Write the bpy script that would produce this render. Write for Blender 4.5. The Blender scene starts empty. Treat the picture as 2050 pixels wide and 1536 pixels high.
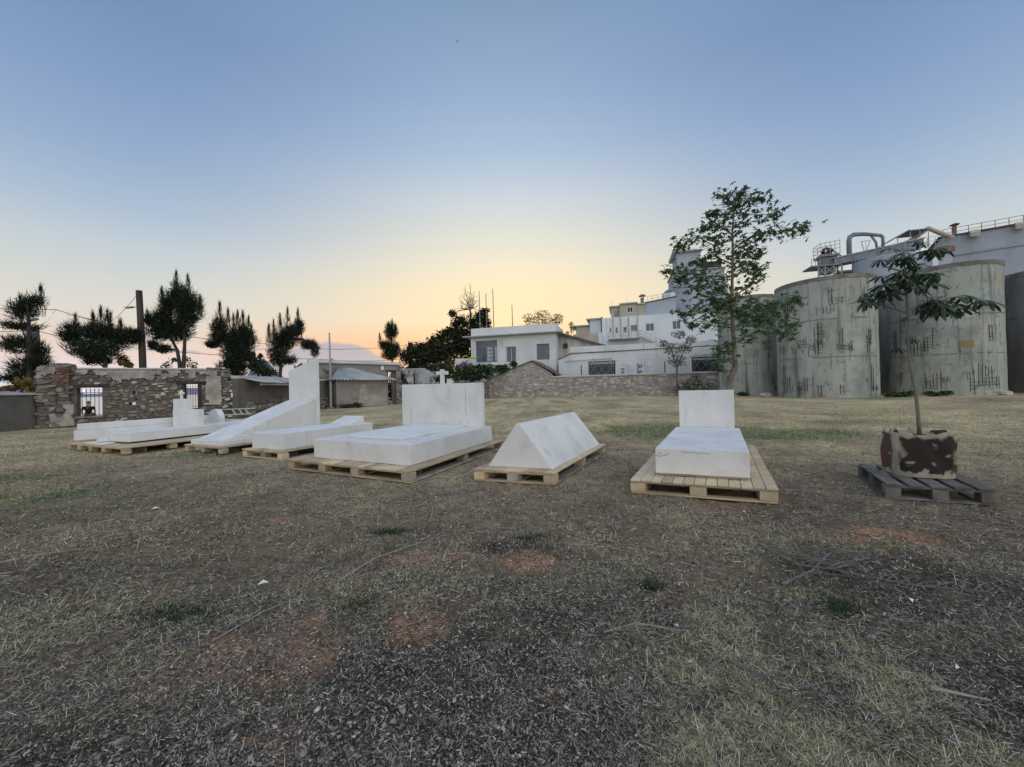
import bpy, bmesh, math, random
import numpy as np
from mathutils import Vector, Matrix, noise as mnoise

S = bpy.context.scene
COL = S.collection
rnd = random.Random(11)
nrg = np.random.default_rng(5)
rad = math.radians

# ------------------------------------------------------------------ camera
cam_data = bpy.data.cameras.new('camera')
cam_data.sensor_width = 36.0
cam_data.lens = 13.52
cam_data.clip_start = 0.05
cam_data.clip_end = 20000
cam = bpy.data.objects.new('camera', cam_data)
COL.objects.link(cam)
ROLL, PITCH = math.atan(0.023), math.atan(6.8 / 770)
fw = Vector((0, math.cos(PITCH), math.sin(PITCH)))
up0 = Vector((0, -math.sin(PITCH), math.cos(PITCH)))
rt0 = Vector((1, 0, 0))
rt = rt0 * math.cos(ROLL) - up0 * math.sin(ROLL)
up = rt0 * math.sin(ROLL) + up0 * math.cos(ROLL)
cam.matrix_world = Matrix(((rt.x, up.x, -fw.x, 0), (rt.y, up.y, -fw.y, 0), (rt.z, up.z, -fw.z, 1.3), (0, 0, 0, 1)))
S.camera = cam

# ------------------------------------------------------------------ sky
def lin(c):
    c = c / 255.0
    return c / 12.92 if c <= 0.04045 else ((c + 0.055) / 1.055) ** 2.4
def rgb(r, g, b): return (lin(r), lin(g), lin(b), 1.0)

world = bpy.data.worlds.new('World')
S.world = world
world.use_nodes = True
wn, wl = world.node_tree.nodes, world.node_tree.links
wn.clear()
def wnode(t, **kw):
    n = wn.new(t)
    for k, v in kw.items(): setattr(n, k, v)
    return n
def wmath(op, a, b=None, c=None, clamp=False):
    n = wnode('ShaderNodeMath', operation=op, use_clamp=clamp)
    for i, x in enumerate((a, b, c)):
        if x is None: continue
        if isinstance(x, (int, float)): n.inputs[i].default_value = x
        else: wl.new(x, n.inputs[i])
    return n.outputs[0]
def wramp(fac, stops):
    n = wnode('ShaderNodeValToRGB')
    e = n.color_ramp.elements
    while len(e) < len(stops): e.new(0.5)
    for i, (p, c) in enumerate(stops):
        e[i].position = p; e[i].color = c
    wl.new(fac, n.inputs[0])
    return n.outputs[0]
def wmix(f, a, b):
    n = wnode('ShaderNodeMix', data_type='RGBA')
    if isinstance(f, (int, float)): n.inputs[0].default_value = f
    else: wl.new(f, n.inputs[0])
    for i, x in ((6, a), (7, b)):
        if isinstance(x, tuple): n.inputs[i].default_value = x
        else: wl.new(x, n.inputs[i])
    return n.outputs[2]
def wsmooth(x, a, b, lo=0.0, hi=1.0):
    n = wnode('ShaderNodeMapRange', interpolation_type='SMOOTHSTEP')
    wl.new(x, n.inputs[0])
    for i, v in ((1, a), (2, b), (3, lo), (4, hi)): n.inputs[i].default_value = v
    return n.outputs[0]
tc = wnode('ShaderNodeTexCoord')
sep = wnode('ShaderNodeSeparateXYZ')
wl.new(tc.outputs['Generated'], sep.inputs[0])
sx, sy, sz = sep.outputs
elev = wmath('MAXIMUM', sz, 0.0)
az = wmath('ARCTAN2', sx, sy)                       # 0 = towards the afterglow
# gradient towards the afterglow
toward = wramp(elev, [(0.0, rgb(234, 180, 150)), (0.07, rgb(247, 192, 145)), (0.12, rgb(252, 211, 158)), (0.17, rgb(253, 226, 180)),
                      (0.24, rgb(251, 229, 186)), (0.30, rgb(239, 227, 200)), (0.36, rgb(222, 221, 206)), (0.43, rgb(203, 211, 214)),
                      (0.52, rgb(169, 189, 212)), (0.61, rgb(148, 172, 203)), (0.71, rgb(128, 153, 184)), (1.0, rgb(110, 146, 200))])
side = wramp(elev, [(0.0, rgb(206, 209, 216)), (0.035, rgb(220, 216, 216)), (0.075, rgb(227, 207, 198)), (0.11, rgb(224, 207, 195)),
                    (0.155, rgb(216, 210, 201)), (0.21, rgb(204, 207, 203)), (0.27, rgb(188, 199, 207)), (0.33, rgb(167, 185, 205)),
                    (0.41, rgb(146, 169, 199)), (0.50, rgb(129, 154, 192)), (0.60, rgb(115, 140, 179)), (1.0, rgb(108, 144, 200))])
absaz = wmath('ABSOLUTE', az)
fside = wsmooth(absaz, 0.0, 0.82)
grad = wmix(fside, toward, side)
# orange band low on the left of the afterglow
ob = wmath('MULTIPLY', wsmooth(wmath('ABSOLUTE', wmath('ADD', az, 0.36)), 0.0, 0.34, 1, 0), wsmooth(wmath('ABSOLUTE', wmath('SUBTRACT', elev, 0.085)), 0.0, 0.10, 1, 0))
grad = wmix(wmath('MULTIPLY', ob, 0.55), grad, rgb(250, 190, 142))
# low evening cloud bank and thin streaks over the sea
def wnoise(vx, vy, scale, detail=4.0):
    cmb = wnode('ShaderNodeCombineXYZ'); wl.new(vx, cmb.inputs[0]); wl.new(vy, cmb.inputs[1])
    n = wnode('ShaderNodeTexNoise'); n.inputs['Scale'].default_value = scale; n.inputs['Detail'].default_value = detail
    wl.new(cmb.outputs[0], n.inputs['Vector'])
    return n.outputs['Fac']
n1 = wnoise(az, wmath('MULTIPLY', elev, 5.0), 7.0)
bump = wmath('POWER', 2.718, wmath('MULTIPLY', -1.0, wmath('POWER', wmath('ABSOLUTE', wmath('DIVIDE', wmath('ADD', az, 0.435), 0.155)), 3.0)))
top = wmath('ADD', wmath('MULTIPLY', bump, 0.112), wmath('MULTIPLY', wmath('SUBTRACT', n1, 0.5), 0.035))
bank = wsmooth(wmath('SUBTRACT', elev, top), -0.004, 0.006, 1, 0)
bankcol = wramp(elev, [(0.0, rgb(190, 190, 198)), (0.05, rgb(182, 180, 190)), (0.10, rgb(174, 172, 182)), (1.0, rgb(174, 172, 182))])
grad = wmix(wmath('MULTIPLY', bank, 0.92), grad, bankcol)
n2 = wnoise(az, wmath('MULTIPLY', elev, 14.0), 5.5)
streak = wmath('MULTIPLY', wsmooth(n2, 0.54, 0.60), wmath('MULTIPLY', wsmooth(wmath('ABSOLUTE', wmath('SUBTRACT', elev, 0.094)), 0.0, 0.035, 1, 0), wsmooth(wmath('ABSOLUTE', wmath('ADD', az, 0.66)), 0.05, 0.2, 1, 0)))
grad = wmix(wmath('MULTIPLY', streak, 0.85), grad, rgb(176, 174, 186))
bgA = wnode('ShaderNodeBackground'); wl.new(grad, bgA.inputs[0]); bgA.inputs[1].default_value = 0.96
sky = wnode('ShaderNodeTexSky', sky_type='NISHITA')
sky.sun_disc = False
sky.sun_elevation = rad(2.0)
sky.sun_rotation = rad(0.0)
bgB = wnode('ShaderNodeBackground'); wl.new(sky.outputs[0], bgB.inputs[0]); bgB.inputs[1].default_value = 0.01
add = wnode('ShaderNodeAddShader'); wl.new(bgA.outputs[0], add.inputs[0]); wl.new(bgB.outputs[0], add.inputs[1])
wo = wnode('ShaderNodeOutputWorld'); wl.new(add.outputs[0], wo.inputs[0])

# ------------------------------------------------------------------ sun: the sun has set, what is left is one very soft twilight source
sun_data = bpy.data.lights.new('twilight_sun', 'SUN')
sun_data.energy = 1.55
sun_data.angle = rad(120)
sun_data.color = (1.0, 0.95, 0.87)
sun = bpy.data.objects.new('twilight_sun', sun_data)
COL.objects.link(sun)
sun.rotation_euler = Vector((-0.33, 0.78, -0.48)).to_track_quat('-Z', 'Y').to_euler()

S.view_settings.view_transform = 'Standard'
S.view_settings.look = 'None'
S.view_settings.exposure = 0.14
S.view_settings.gamma = 1.0
S.view_settings.use_curve_mapping = False

# ------------------------------------------------------------------ helpers
def tag(o, label=None, cat=None, group=None, kind=None):
    if label: o['label'] = label
    if cat: o['category'] = cat
    if group: o['group'] = group
    if kind: o['kind'] = kind
    return o
def thing(name, label, cat, loc=(0, 0, 0), rz=0.0, group=None):
    o = bpy.data.objects.new(name, None)
    o.empty_display_size = 0.2
    COL.objects.link(o)
    o.location = loc; o.rotation_euler = (0, 0, rz)
    return tag(o, label, cat, group)
def link_mesh(name, me, parent=None, loc=None, scale=None, rot=None):
    o = bpy.data.objects.new(name, me)
    COL.objects.link(o)
    if parent: o.parent = parent
    if loc is not None: o.location = loc
    if scale is not None: o.scale = scale
    if rot is not None: o.rotation_euler = rot
    return o
class MB:
    """collects shapes, links them as one mesh object; skew shears x along y for tombs set a little out of square"""
    def __init__(s, skew=0.0): s.v = []; s.f = []; s.skew = skew
    def add(s, vs, fs):
        b = len(s.v)
        s.v += [(v[0] + s.skew * v[1], v[1], v[2]) for v in vs]
        s.f += [tuple(i + b for i in f) for f in fs]
    def box(s, x0, x1, y0, y1, z0, z1):
        s.add([(x0, y0, z0), (x1, y0, z0), (x1, y1, z0), (x0, y1, z0), (x0, y0, z1), (x1, y0, z1), (x1, y1, z1), (x0, y1, z1)],
              [(3, 2, 1, 0), (4, 5, 6, 7), (0, 1, 5, 4), (1, 2, 6, 5), (2, 3, 7, 6), (3, 0, 4, 7)])
    def obox(s, c, ax, ay, az):
        c = Vector(c); ax = Vector(ax); ay = Vector(ay); az = Vector(az)
        vs = [tuple(c + ax * a + ay * b + az * d) for d in (-1, 1) for a, b in ((-1, -1), (1, -1), (1, 1), (-1, 1))]
        s.add(vs, [(3, 2, 1, 0), (4, 5, 6, 7), (0, 1, 5, 4), (1, 2, 6, 5), (2, 3, 7, 6), (3, 0, 4, 7)])
    def bar(s, a, b, w, h=None):
        """square bar from a to b"""
        a = Vector(a); b = Vector(b); d = (b - a); L = d.length; d.normalize()
        r = Vector((0, 0, 1)) if abs(d.z) < 0.9 else Vector((1, 0, 0))
        x = d.cross(r).normalized(); y = x.cross(d)
        s.obox((a + b) / 2, d * (L / 2), x * (w / 2), y * ((h or w) / 2))
    def extrude(s, poly, axis, a, b):
        n = len(poly)
        def mk(p, t):
            if axis == 'y': return (p[0], t, p[1])
            if axis == 'x': return (t, p[0], p[1])
            return (p[0], p[1], t)
        s.add([mk(p, a) for p in poly] + [mk(p, b) for p in poly],
              [tuple(range(n)), tuple(range(2 * n - 1, n - 1, -1))] + [(i, i + n, (i + 1) % n + n, (i + 1) % n) for i in range(n)])
    def tube(s, pts, r, n=6, cap=True):
        pts = [Vector(p) for p in pts]
        if not hasattr(r, '__len__'): r = [r] * len(pts)
        vs, fs = [], []
        px = None
        for i, p in enumerate(pts):
            d = (pts[min(i + 1, len(pts) - 1)] - pts[max(i - 1, 0)]).normalized()
            ref = px if px is not None else (Vector((1, 0, 0)) if abs(d.x) < 0.8 else Vector((0, 1, 0)))
            y = d.cross(ref).normalized(); x = y.cross(d).normalized(); px = x
            for k in range(n):
                t = 2 * math.pi * k / n
                vs.append(tuple(p + x * (math.cos(t) * r[i]) + y * (math.sin(t) * r[i])))
        for i in range(len(pts) - 1):
            for k in range(n):
                fs.append((i * n + k, i * n + (k + 1) % n, (i + 1) * n + (k + 1) % n, (i + 1) * n + k))
        if cap:
            fs.append(tuple(range(n - 1, -1, -1))); fs.append(tuple(range((len(pts) - 1) * n, len(pts) * n)))
        s.add(vs, fs)
    def mesh(s, name, mat, smooth=False, bevel=0.0, recalc=True, seg=1, rough=0.0):
        me = bpy.data.meshes.new(name)
        me.from_pydata(s.v, [], s.f)
        if recalc or bevel:
            bm = bmesh.new(); bm.from_mesh(me)
            bmesh.ops.recalc_face_normals(bm, faces=bm.faces)
            if bevel:
                es = [e for e in bm.edges if len(e.link_faces) == 2 and e.calc_face_angle(0) > 0.4]
                bmesh.ops.bevel(bm, geom=es, offset=bevel, segments=seg, affect='EDGES', profile=0.6)
            if rough:
                for _ in range(3):
                    es = [e for e in bm.edges if e.calc_length() > 0.11]
                    if es: bmesh.ops.subdivide_edges(bm, edges=es, cuts=1, use_grid_fill=True)
                bmesh.ops.triangulate(bm, faces=bm.faces)
                for v in bm.verts:
                    q = v.co * 5.0 + Vector((s.skew * 91, 3.1, 7.7))
                    v.co += mnoise.noise_vector(q) * rough + mnoise.noise_vector(q * 4.3) * rough * .45
            bm.to_mesh(me); bm.free()
        if smooth: me.polygons.foreach_set('use_smooth', [True] * len(me.polygons))
        if mat: me.materials.append(mat)
        me.update()
        return me
    def build(s, name, mat, parent=None, smooth=False, bevel=0.0, recalc=True, seg=1, rough=0.0, **kw):
        return link_mesh(name, s.mesh(name, mat, smooth, bevel, recalc, seg, rough), parent, **kw)
def holed_wall(mb, u0, u1, z0, z1, holes, y0, y1):
    """a wall of real thickness with real openings"""
    us = sorted({u0, u1} | {h[0] for h in holes} | {h[1] for h in holes})
    zs = sorted({z0, z1} | {h[2] for h in holes} | {h[3] for h in holes})
    nu, nz = len(us) - 1, len(zs) - 1
    keep = lambda i, j: 0 <= i < nu and 0 <= j < nz and not any(h[0] <= (us[i] + us[i + 1]) / 2 <= h[1] and h[2] <= (zs[j] + zs[j + 1]) / 2 <= h[3] for h in holes)
    vid = {}
    vs, fs = [], []
    def V(i, j, k):
        if (i, j, k) not in vid:
            vid[(i, j, k)] = len(vs); vs.append((us[i], (y0, y1)[k], zs[j]))
        return vid[(i, j, k)]
    for i in range(nu):
        for j in range(nz):
            if not keep(i, j): continue
            fs.append((V(i, j, 0), V(i + 1, j, 0), V(i + 1, j + 1, 0), V(i, j + 1, 0)))
            fs.append((V(i, j, 1), V(i, j + 1, 1), V(i + 1, j + 1, 1), V(i + 1, j, 1)))
            if not keep(i - 1, j): fs.append((V(i, j, 0), V(i, j + 1, 0), V(i, j + 1, 1), V(i, j, 1)))
            if not keep(i + 1, j): fs.append((V(i + 1, j, 0), V(i + 1, j, 1), V(i + 1, j + 1, 1), V(i + 1, j + 1, 0)))
            if not keep(i, j - 1): fs.append((V(i, j, 0), V(i, j, 1), V(i + 1, j, 1), V(i + 1, j, 0)))
            if not keep(i, j + 1): fs.append((V(i, j + 1, 0), V(i + 1, j + 1, 0), V(i + 1, j + 1, 1), V(i, j + 1, 1)))
    mb.add(vs, fs)

# ------------------------------------------------------------------ materials
def mat(name, cols, scale=1.0, detail=6.0, rough=0.85, bump=0.0, bscale=None, stretch=(1, 1, 1), second=None, obj_var=0.0, spec=0.3, world_space=True, metal=0.0, warp=0.0, translucent=0.0):
    """cols: ramp stops (pos, rgb) driven by noise; second: (scale, lo, hi, rgb, amount) stain layer; obj_var: brightness change per piece"""
    m = bpy.data.materials.new(name)
    m.use_nodes = True
    nt = m.node_tree; N, L = nt.nodes, nt.links
    N.clear()
    out = N.new('ShaderNodeOutputMaterial'); bs = N.new('ShaderNodeBsdfPrincipled')
    L.new(bs.outputs[0], out.inputs[0])
    bs.inputs['Roughness'].default_value = rough
    bs.inputs['Specular IOR Level'].default_value = spec
    bs.inputs['Metallic'].default_value = metal
    if world_space: src = N.new('ShaderNodeNewGeometry').outputs['Position']
    else: src = N.new('ShaderNodeTexCoord').outputs['Object']
    mp = N.new('ShaderNodeMapping'); mp.inputs['Scale'].default_value = stretch; L.new(src, mp.inputs[0])
    vec = mp.outputs[0]
    nz = N.new('ShaderNodeTexNoise'); nz.inputs['Scale'].default_value = scale; nz.inputs['Detail'].default_value = detail
    nz.inputs['Distortion'].default_value = warp
    L.new(vec, nz.inputs['Vector'])
    rp = N.new('ShaderNodeValToRGB'); e = rp.color_ramp.elements
    if len(cols) == 1: cols = [(0.3, cols[0][1]), (0.7, cols[0][1])]
    while len(e) < len(cols): e.new(0.5)
    for i, (p, c) in enumerate(cols): e[i].position = p; e[i].color = (*c, 1)
    L.new(nz.outputs['Fac'], rp.inputs[0])
    col = rp.outputs[0]
    for li, layer in enumerate([] if not second else (second if isinstance(second, list) else [second])):
        sc, lo, hi, c2, amt = layer[:5]
        st = layer[5] if len(layer) > 5 else (1, 1, 1)
        mp2 = N.new('ShaderNodeMapping'); mp2.inputs['Scale'].default_value = st; mp2.inputs['Location'].default_value = (3.7 + li * 9.3, 1.9, 5.1); L.new(src, mp2.inputs[0])
        n2 = N.new('ShaderNodeTexNoise'); n2.inputs['Scale'].default_value = sc; n2.inputs['Detail'].default_value = 7.0; n2.inputs['Roughness'].default_value = 0.62
        L.new(mp2.outputs[0], n2.inputs['Vector'])
        mr = N.new('ShaderNodeMapRange'); mr.inputs[1].default_value = lo; mr.inputs[2].default_value = hi; mr.inputs[4].default_value = amt
        L.new(n2.outputs['Fac'], mr.inputs[0])
        mx = N.new('ShaderNodeMix'); mx.data_type = 'RGBA'
        L.new(mr.outputs[0], mx.inputs[0]); L.new(col, mx.inputs[6]); mx.inputs[7].default_value = (*c2, 1)
        col = mx.outputs[2]
    if obj_var:
        oi = N.new('ShaderNodeObjectInfo')
        mr = N.new('ShaderNodeMapRange'); mr.inputs[3].default_value = 1 - obj_var; mr.inputs[4].default_value = 1 + obj_var
        L.new(oi.outputs['Random'], mr.inputs[0])
        hv = N.new('ShaderNodeHueSaturation'); L.new(mr.outputs[0], hv.inputs['Value']); L.new(col, hv.inputs['Color'])
        col = hv.outputs[0]
    L.new(col, bs.inputs['Base Color'])
    if bump:
        nb = N.new('ShaderNodeTexNoise'); nb.inputs['Scale'].default_value = bscale or scale * 6; nb.inputs['Detail'].default_value = 8.0
        L.new(vec, nb.inputs['Vector'])
        b = N.new('ShaderNodeBump'); b.inputs['Strength'].default_value = min(1.0, bump); b.inputs['Distance'].default_value = 0.02
        L.new(nb.outputs['Fac'], b.inputs['Height']); L.new(b.outputs[0], bs.inputs['Normal'])
    if translucent:
        tr = N.new('ShaderNodeBsdfTranslucent'); L.new(col, tr.inputs[0])
        ms = N.new('ShaderNodeMixShader'); ms.inputs[0].default_value = translucent
        L.new(bs.outputs[0], ms.inputs[1]); L.new(tr.outputs[0], ms.inputs[2]); L.new(ms.outputs[0], out.inputs[0])
    return m
def island_mat(name, stops, rough=0.9, translucent=0.0, noise=None):
    """colour picked per loose piece (blade, stone, chip, leaf)"""
    m = bpy.data.materials.new(name); m.use_nodes = True
    nt = m.node_tree; N, L = nt.nodes, nt.links; N.clear()
    out = N.new('ShaderNodeOutputMaterial'); bs = N.new('ShaderNodeBsdfPrincipled'); L.new(bs.outputs[0], out.inputs[0])
    bs.inputs['Roughness'].default_value = rough; bs.inputs['Specular IOR Level'].default_value = 0.2
    ge = N.new('ShaderNodeNewGeometry')
    rp = N.new('ShaderNodeValToRGB'); e = rp.color_ramp.elements
    while len(e) < len(stops): e.new(0.5)
    for i, (p, c) in enumerate(stops): e[i].position = p; e[i].color = (*c, 1)
    fac = ge.outputs['Random Per Island']
    L.new(fac, rp.inputs[0])
    col = rp.outputs[0]
    if noise:
        nz = N.new('ShaderNodeTexNoise'); nz.inputs['Scale'].default_value = noise[0]; L.new(ge.outputs['Position'], nz.inputs['Vector'])
        mr = N.new('ShaderNodeMapRange'); mr.inputs[1].default_value = 0.3; mr.inputs[2].default_value = 0.7; mr.inputs[3].default_value = 1 - noise[1]; mr.inputs[4].default_value = 1 + noise[1]
        L.new(nz.outputs['Fac'], mr.inputs[0])
        hv = N.new('ShaderNodeHueSaturation'); L.new(mr.outputs[0], hv.inputs['Value']); L.new(col, hv.inputs['Color']); col = hv.outputs[0]
    L.new(col, bs.inputs['Base Color'])
    if translucent:
        tr = N.new('ShaderNodeBsdfTranslucent'); L.new(col, tr.inputs[0])
        ms = N.new('ShaderNodeMixShader'); ms.inputs[0].default_value = translucent
        L.new(bs.outputs[0], ms.inputs[1]); L.new(tr.outputs[0], ms.inputs[2]); L.new(ms.outputs[0], out.inputs[0])
    return m
M = {}
M['plaster'] = mat('white_plaster', [(0.3, (0.67, 0.67, 0.64)), (0.55, (0.73, 0.73, 0.70)), (0.75, (0.76, 0.76, 0.735))], 2.2, 8, 0.8, 0.25, 60, second=[(2.4, 0.56, 0.72, (0.56, 0.55, 0.50), 0.5), (6.0, 0.58, 0.70, (0.50, 0.485, 0.435), 0.4, (1, 1, 0.2)), (45, 0.67, 0.72, (0.40, 0.38, 0.34), 0.6)])
M['plaster_stained'] = mat('stained_plaster', [(0.3, (0.64, 0.635, 0.60)), (0.55, (0.71, 0.705, 0.67)), (0.75, (0.75, 0.745, 0.71))], 1.6, 8, 0.82, 0.3, 50, second=[(2.2, 0.52, 0.70, (0.52, 0.50, 0.445), 0.6), (5.0, 0.58, 0.68, (0.46, 0.44, 0.40), 0.5, (1, 1, 0.25)), (40, 0.66, 0.72, (0.40, 0.38, 0.34), 0.7)])
M['wood'] = mat('pine_wood', [(0.3, (0.424, 0.319, 0.190)), (0.5, (0.551, 0.433, 0.271)), (0.7, (0.625, 0.505, 0.332))], 3.0, 6, 0.75, 0.3, 30, stretch=(1, 1, 1), second=[(9.0, 0.55, 0.7, (0.350, 0.258, 0.157), 0.5), (2.5, 0.5, 0.7, (0.382, 0.330, 0.242), 0.6)], obj_var=0.28)
M['wood_grey'] = mat('weathered_pine', [(0.3, (0.24, 0.21, 0.17)), (0.5, (0.34, 0.30, 0.25)), (0.7, (0.42, 0.38, 0.32))], 4.0, 6, 0.85, 0.3, 30, obj_var=0.2)
M['wood_dark'] = mat('old_pallet_wood', [(0.3, (0.09, 0.08, 0.07)), (0.5, (0.15, 0.14, 0.12)), (0.7, (0.21, 0.19, 0.165))], 5.0, 6, 0.9, 0.4, 40, obj_var=0.25)
M['timber'] = mat('dark_timber', [(0.3, (0.03, 0.022, 0.018)), (0.7, (0.075, 0.055, 0.045))], 4.0, 6, 0.9, 0.3, 30, stretch=(1, 1, 0.2))
M['pole'] = mat('creosoted_pole', [(0.3, (0.045, 0.036, 0.034)), (0.7, (0.095, 0.078, 0.072))], 5.0, 6, 0.85, 0.3, 30, stretch=(1, 1, 0.1))
M['grey_pole'] = mat('grey_pole_wood', [(0.3, (0.11, 0.11, 0.11)), (0.7, (0.19, 0.18, 0.175))], 5.0, 6, 0.85, 0.3, 30, stretch=(1, 1, 0.1))
M['white_paint'] = mat('white_wash', [(0.3, (0.58, 0.60, 0.59)), (0.5, (0.68, 0.70, 0.69)), (0.7, (0.74, 0.75, 0.74))], 0.5, 8, 0.8, 0.15, 12, second=(0.9, 0.58, 0.72, (0.42, 0.39, 0.34), 0.6, (1, 1, 0.35)))
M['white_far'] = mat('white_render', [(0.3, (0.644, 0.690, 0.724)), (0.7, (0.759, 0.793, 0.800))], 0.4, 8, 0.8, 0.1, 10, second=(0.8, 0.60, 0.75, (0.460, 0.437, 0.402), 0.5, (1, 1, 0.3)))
M['peeling'] = mat('peeling_whitewash', [(0.3, (0.40, 0.42, 0.42)), (0.7, (0.55, 0.57, 0.57))], 0.9, 8, 0.9, 0.3, 12, second=[(0.8, 0.48, 0.58, (0.17, 0.17, 0.15), 0.85), (2.4, 0.55, 0.62, (0.10, 0.11, 0.08), 0.8, (1, 1, 0.3))])
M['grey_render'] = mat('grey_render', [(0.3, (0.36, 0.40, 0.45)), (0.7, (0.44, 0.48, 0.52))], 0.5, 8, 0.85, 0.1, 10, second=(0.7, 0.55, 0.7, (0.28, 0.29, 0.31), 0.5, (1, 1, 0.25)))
M['beige_render'] = mat('beige_render', [(0.3, (0.40, 0.36, 0.28)), (0.7, (0.52, 0.47, 0.37))], 0.6, 8, 0.85, 0.1, 10)
M['mortar'] = mat('earth_mortar', [(0.3, (0.102, 0.089, 0.076)), (0.7, (0.179, 0.161, 0.136))], 3.0, 8, 0.95, 0.6, 25)
M['dark_render'] = mat('dark_cement_render', [(0.3, (0.095, 0.09, 0.08)), (0.7, (0.155, 0.148, 0.132))], 1.2, 8, 0.95, 0.4, 25)
M['cement'] = mat('grey_cement_render', [(0.3, (0.203, 0.186, 0.166)), (0.55, (0.267, 0.245, 0.219)), (0.75, (0.320, 0.298, 0.267))], 1.1, 8, 0.92, 0.4, 20, second=(0.6, 0.55, 0.7, (0.362, 0.330, 0.298), 0.7))
M['cap'] = mat('cement_coping', [(0.3, (0.375, 0.400, 0.375)), (0.7, (0.525, 0.537, 0.500))], 1.5, 8, 0.9, 0.3, 20)
M['lime'] = mat('old_lime_plaster', [(0.3, (0.243, 0.221, 0.199)), (0.55, (0.365, 0.332, 0.298)), (0.75, (0.464, 0.431, 0.398))], 2.5, 8, 0.95, 0.5, 18, second=(3.5, 0.58, 0.7, (0.442, 0.265, 0.177), 0.6))
M['stone_ruin'] = mat('schist_stone', [(0.3, (0.127, 0.112, 0.097)), (0.5, (0.194, 0.175, 0.150)), (0.7, (0.263, 0.238, 0.204))], 5.0, 6, 0.9, 0.5, 30, obj_var=0.45)
M['stone_red'] = mat('reddish_brick_stone', [(0.3, (0.157, 0.078, 0.055)), (0.7, (0.239, 0.138, 0.097))], 5.0, 6, 0.9, 0.5, 30, obj_var=0.3)
M['stone_wall'] = mat('limestone_rubble', [(0.3, (0.286, 0.267, 0.234)), (0.5, (0.390, 0.370, 0.332)), (0.7, (0.494, 0.468, 0.423))], 2.0, 6, 0.9, 0.5, 15, obj_var=0.35)
M['mortar_wall'] = mat('pale_mortar', [(0.3, (0.260, 0.240, 0.215)), (0.7, (0.390, 0.364, 0.325))], 2.0, 8, 0.95, 0.5, 15)
M['concrete'] = mat('weathered_concrete', [(0.28, (0.242, 0.261, 0.226)), (0.45, (0.332, 0.361, 0.318)), (0.6, (0.384, 0.418, 0.372)), (0.8, (0.447, 0.470, 0.415))], 0.8, 10, 0.95, 0.8, 9, stretch=(1, 1, 0.3), warp=0.4,
                    second=[(0.6, 0.48, 0.62, (0.358, 0.332, 0.279), 0.6), (2.6, 0.53, 0.64, (0.099, 0.104, 0.097), 0.65, (1, 1, 0.05)), (1.7, 0.55, 0.66, (0.483, 0.513, 0.473), 0.5, (1, 1, 0.10)), (3.0, 0.58, 0.68, (0.116, 0.119, 0.111), 0.6, (1, 1, 0.7)), (0.45, 0.52, 0.66, (0.170, 0.199, 0.189), 0.6), (6.0, 0.60, 0.68, (0.071, 0.074, 0.067), 0.8, (1, 1, 0.16))])
M['concrete_shade'] = mat('shaded_old_concrete', [(0.3, (0.120, 0.118, 0.108)), (0.7, (0.240, 0.234, 0.216))], 0.9, 10, 0.95, 0.5, 10, stretch=(1, 1, 0.3))  # darker concrete copy, shade between the silos put into its colour
M['rim'] = mat('mossy_concrete_rim', [(0.3, (0.117, 0.111, 0.098)), (0.7, (0.260, 0.247, 0.215))], 1.6, 8, 0.95, 0.6, 8)
M['rebar'] = mat('rusty_rebar', [(0.3, (0.045, 0.035, 0.03)), (0.7, (0.085, 0.06, 0.05))], 6.0, 5, 0.9)
M['iron'] = mat('dark_iron', [(0.3, (0.02, 0.02, 0.028)), (0.7, (0.045, 0.04, 0.055))], 8.0, 4, 0.6, spec=0.5)
M['galv'] = mat('galvanised_steel', [(0.3, (0.28, 0.30, 0.33)), (0.7, (0.38, 0.40, 0.42))], 4.0, 5, 0.55, spec=0.5)
M['steel_grey'] = mat('painted_plant_steel', [(0.3, (0.16, 0.18, 0.20)), (0.7, (0.26, 0.28, 0.30))], 1.5, 6, 0.7)
M['steel_red'] = mat('rusty_red_steel', [(0.3, (0.20, 0.10, 0.08)), (0.7, (0.30, 0.19, 0.16))], 1.5, 6, 0.8)
M['glass'] = mat('window_glass', [(0.3, (0.05, 0.07, 0.09)), (0.7, (0.09, 0.12, 0.15))], 0.8, 3, 0.12, spec=0.5)
M['glass_reflection'] = mat('reflection_tinted_pane', [(0.3, (0.42, 0.46, 0.48)), (0.7, (0.50, 0.54, 0.55))], 1.0, 3, 0.25, spec=0.5)  # pale colour paints the reflection in the veranda panes
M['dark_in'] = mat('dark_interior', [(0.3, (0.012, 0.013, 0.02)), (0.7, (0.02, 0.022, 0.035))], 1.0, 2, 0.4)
M['blue_frame'] = mat('blue_grey_frame', [(0.3, (0.16, 0.21, 0.26)), (0.7, (0.22, 0.27, 0.32))], 2.0, 4, 0.6)
M['tile_red'] = mat('old_roof_tile', [(0.3, (0.16, 0.10, 0.09)), (0.7, (0.26, 0.18, 0.165))], 3.0, 6, 0.9, 0.3, 20, obj_var=0.3)
M['sheet'] = mat('corrugated_sheet', [(0.3, (0.286, 0.308, 0.308)), (0.5, (0.374, 0.396, 0.396)), (0.7, (0.440, 0.462, 0.462))], 1.2, 8, 0.7, 0.2, 15, second=(1.5, 0.58, 0.7, (0.187, 0.165, 0.143), 0.7))
M['roof_dark'] = mat('dark_roof_edge', [(0.3, (0.10, 0.085, 0.075)), (0.7, (0.17, 0.145, 0.13))], 2.0, 6, 0.9)
M['stain_wall'] = mat('rust_stained_wall', [(0.35, (0.56, 0.57, 0.55)), (0.65, (0.34, 0.27, 0.21))], 0.9, 6, 0.9, 0.2, 10, stretch=(1, 1, 0.15))
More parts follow.
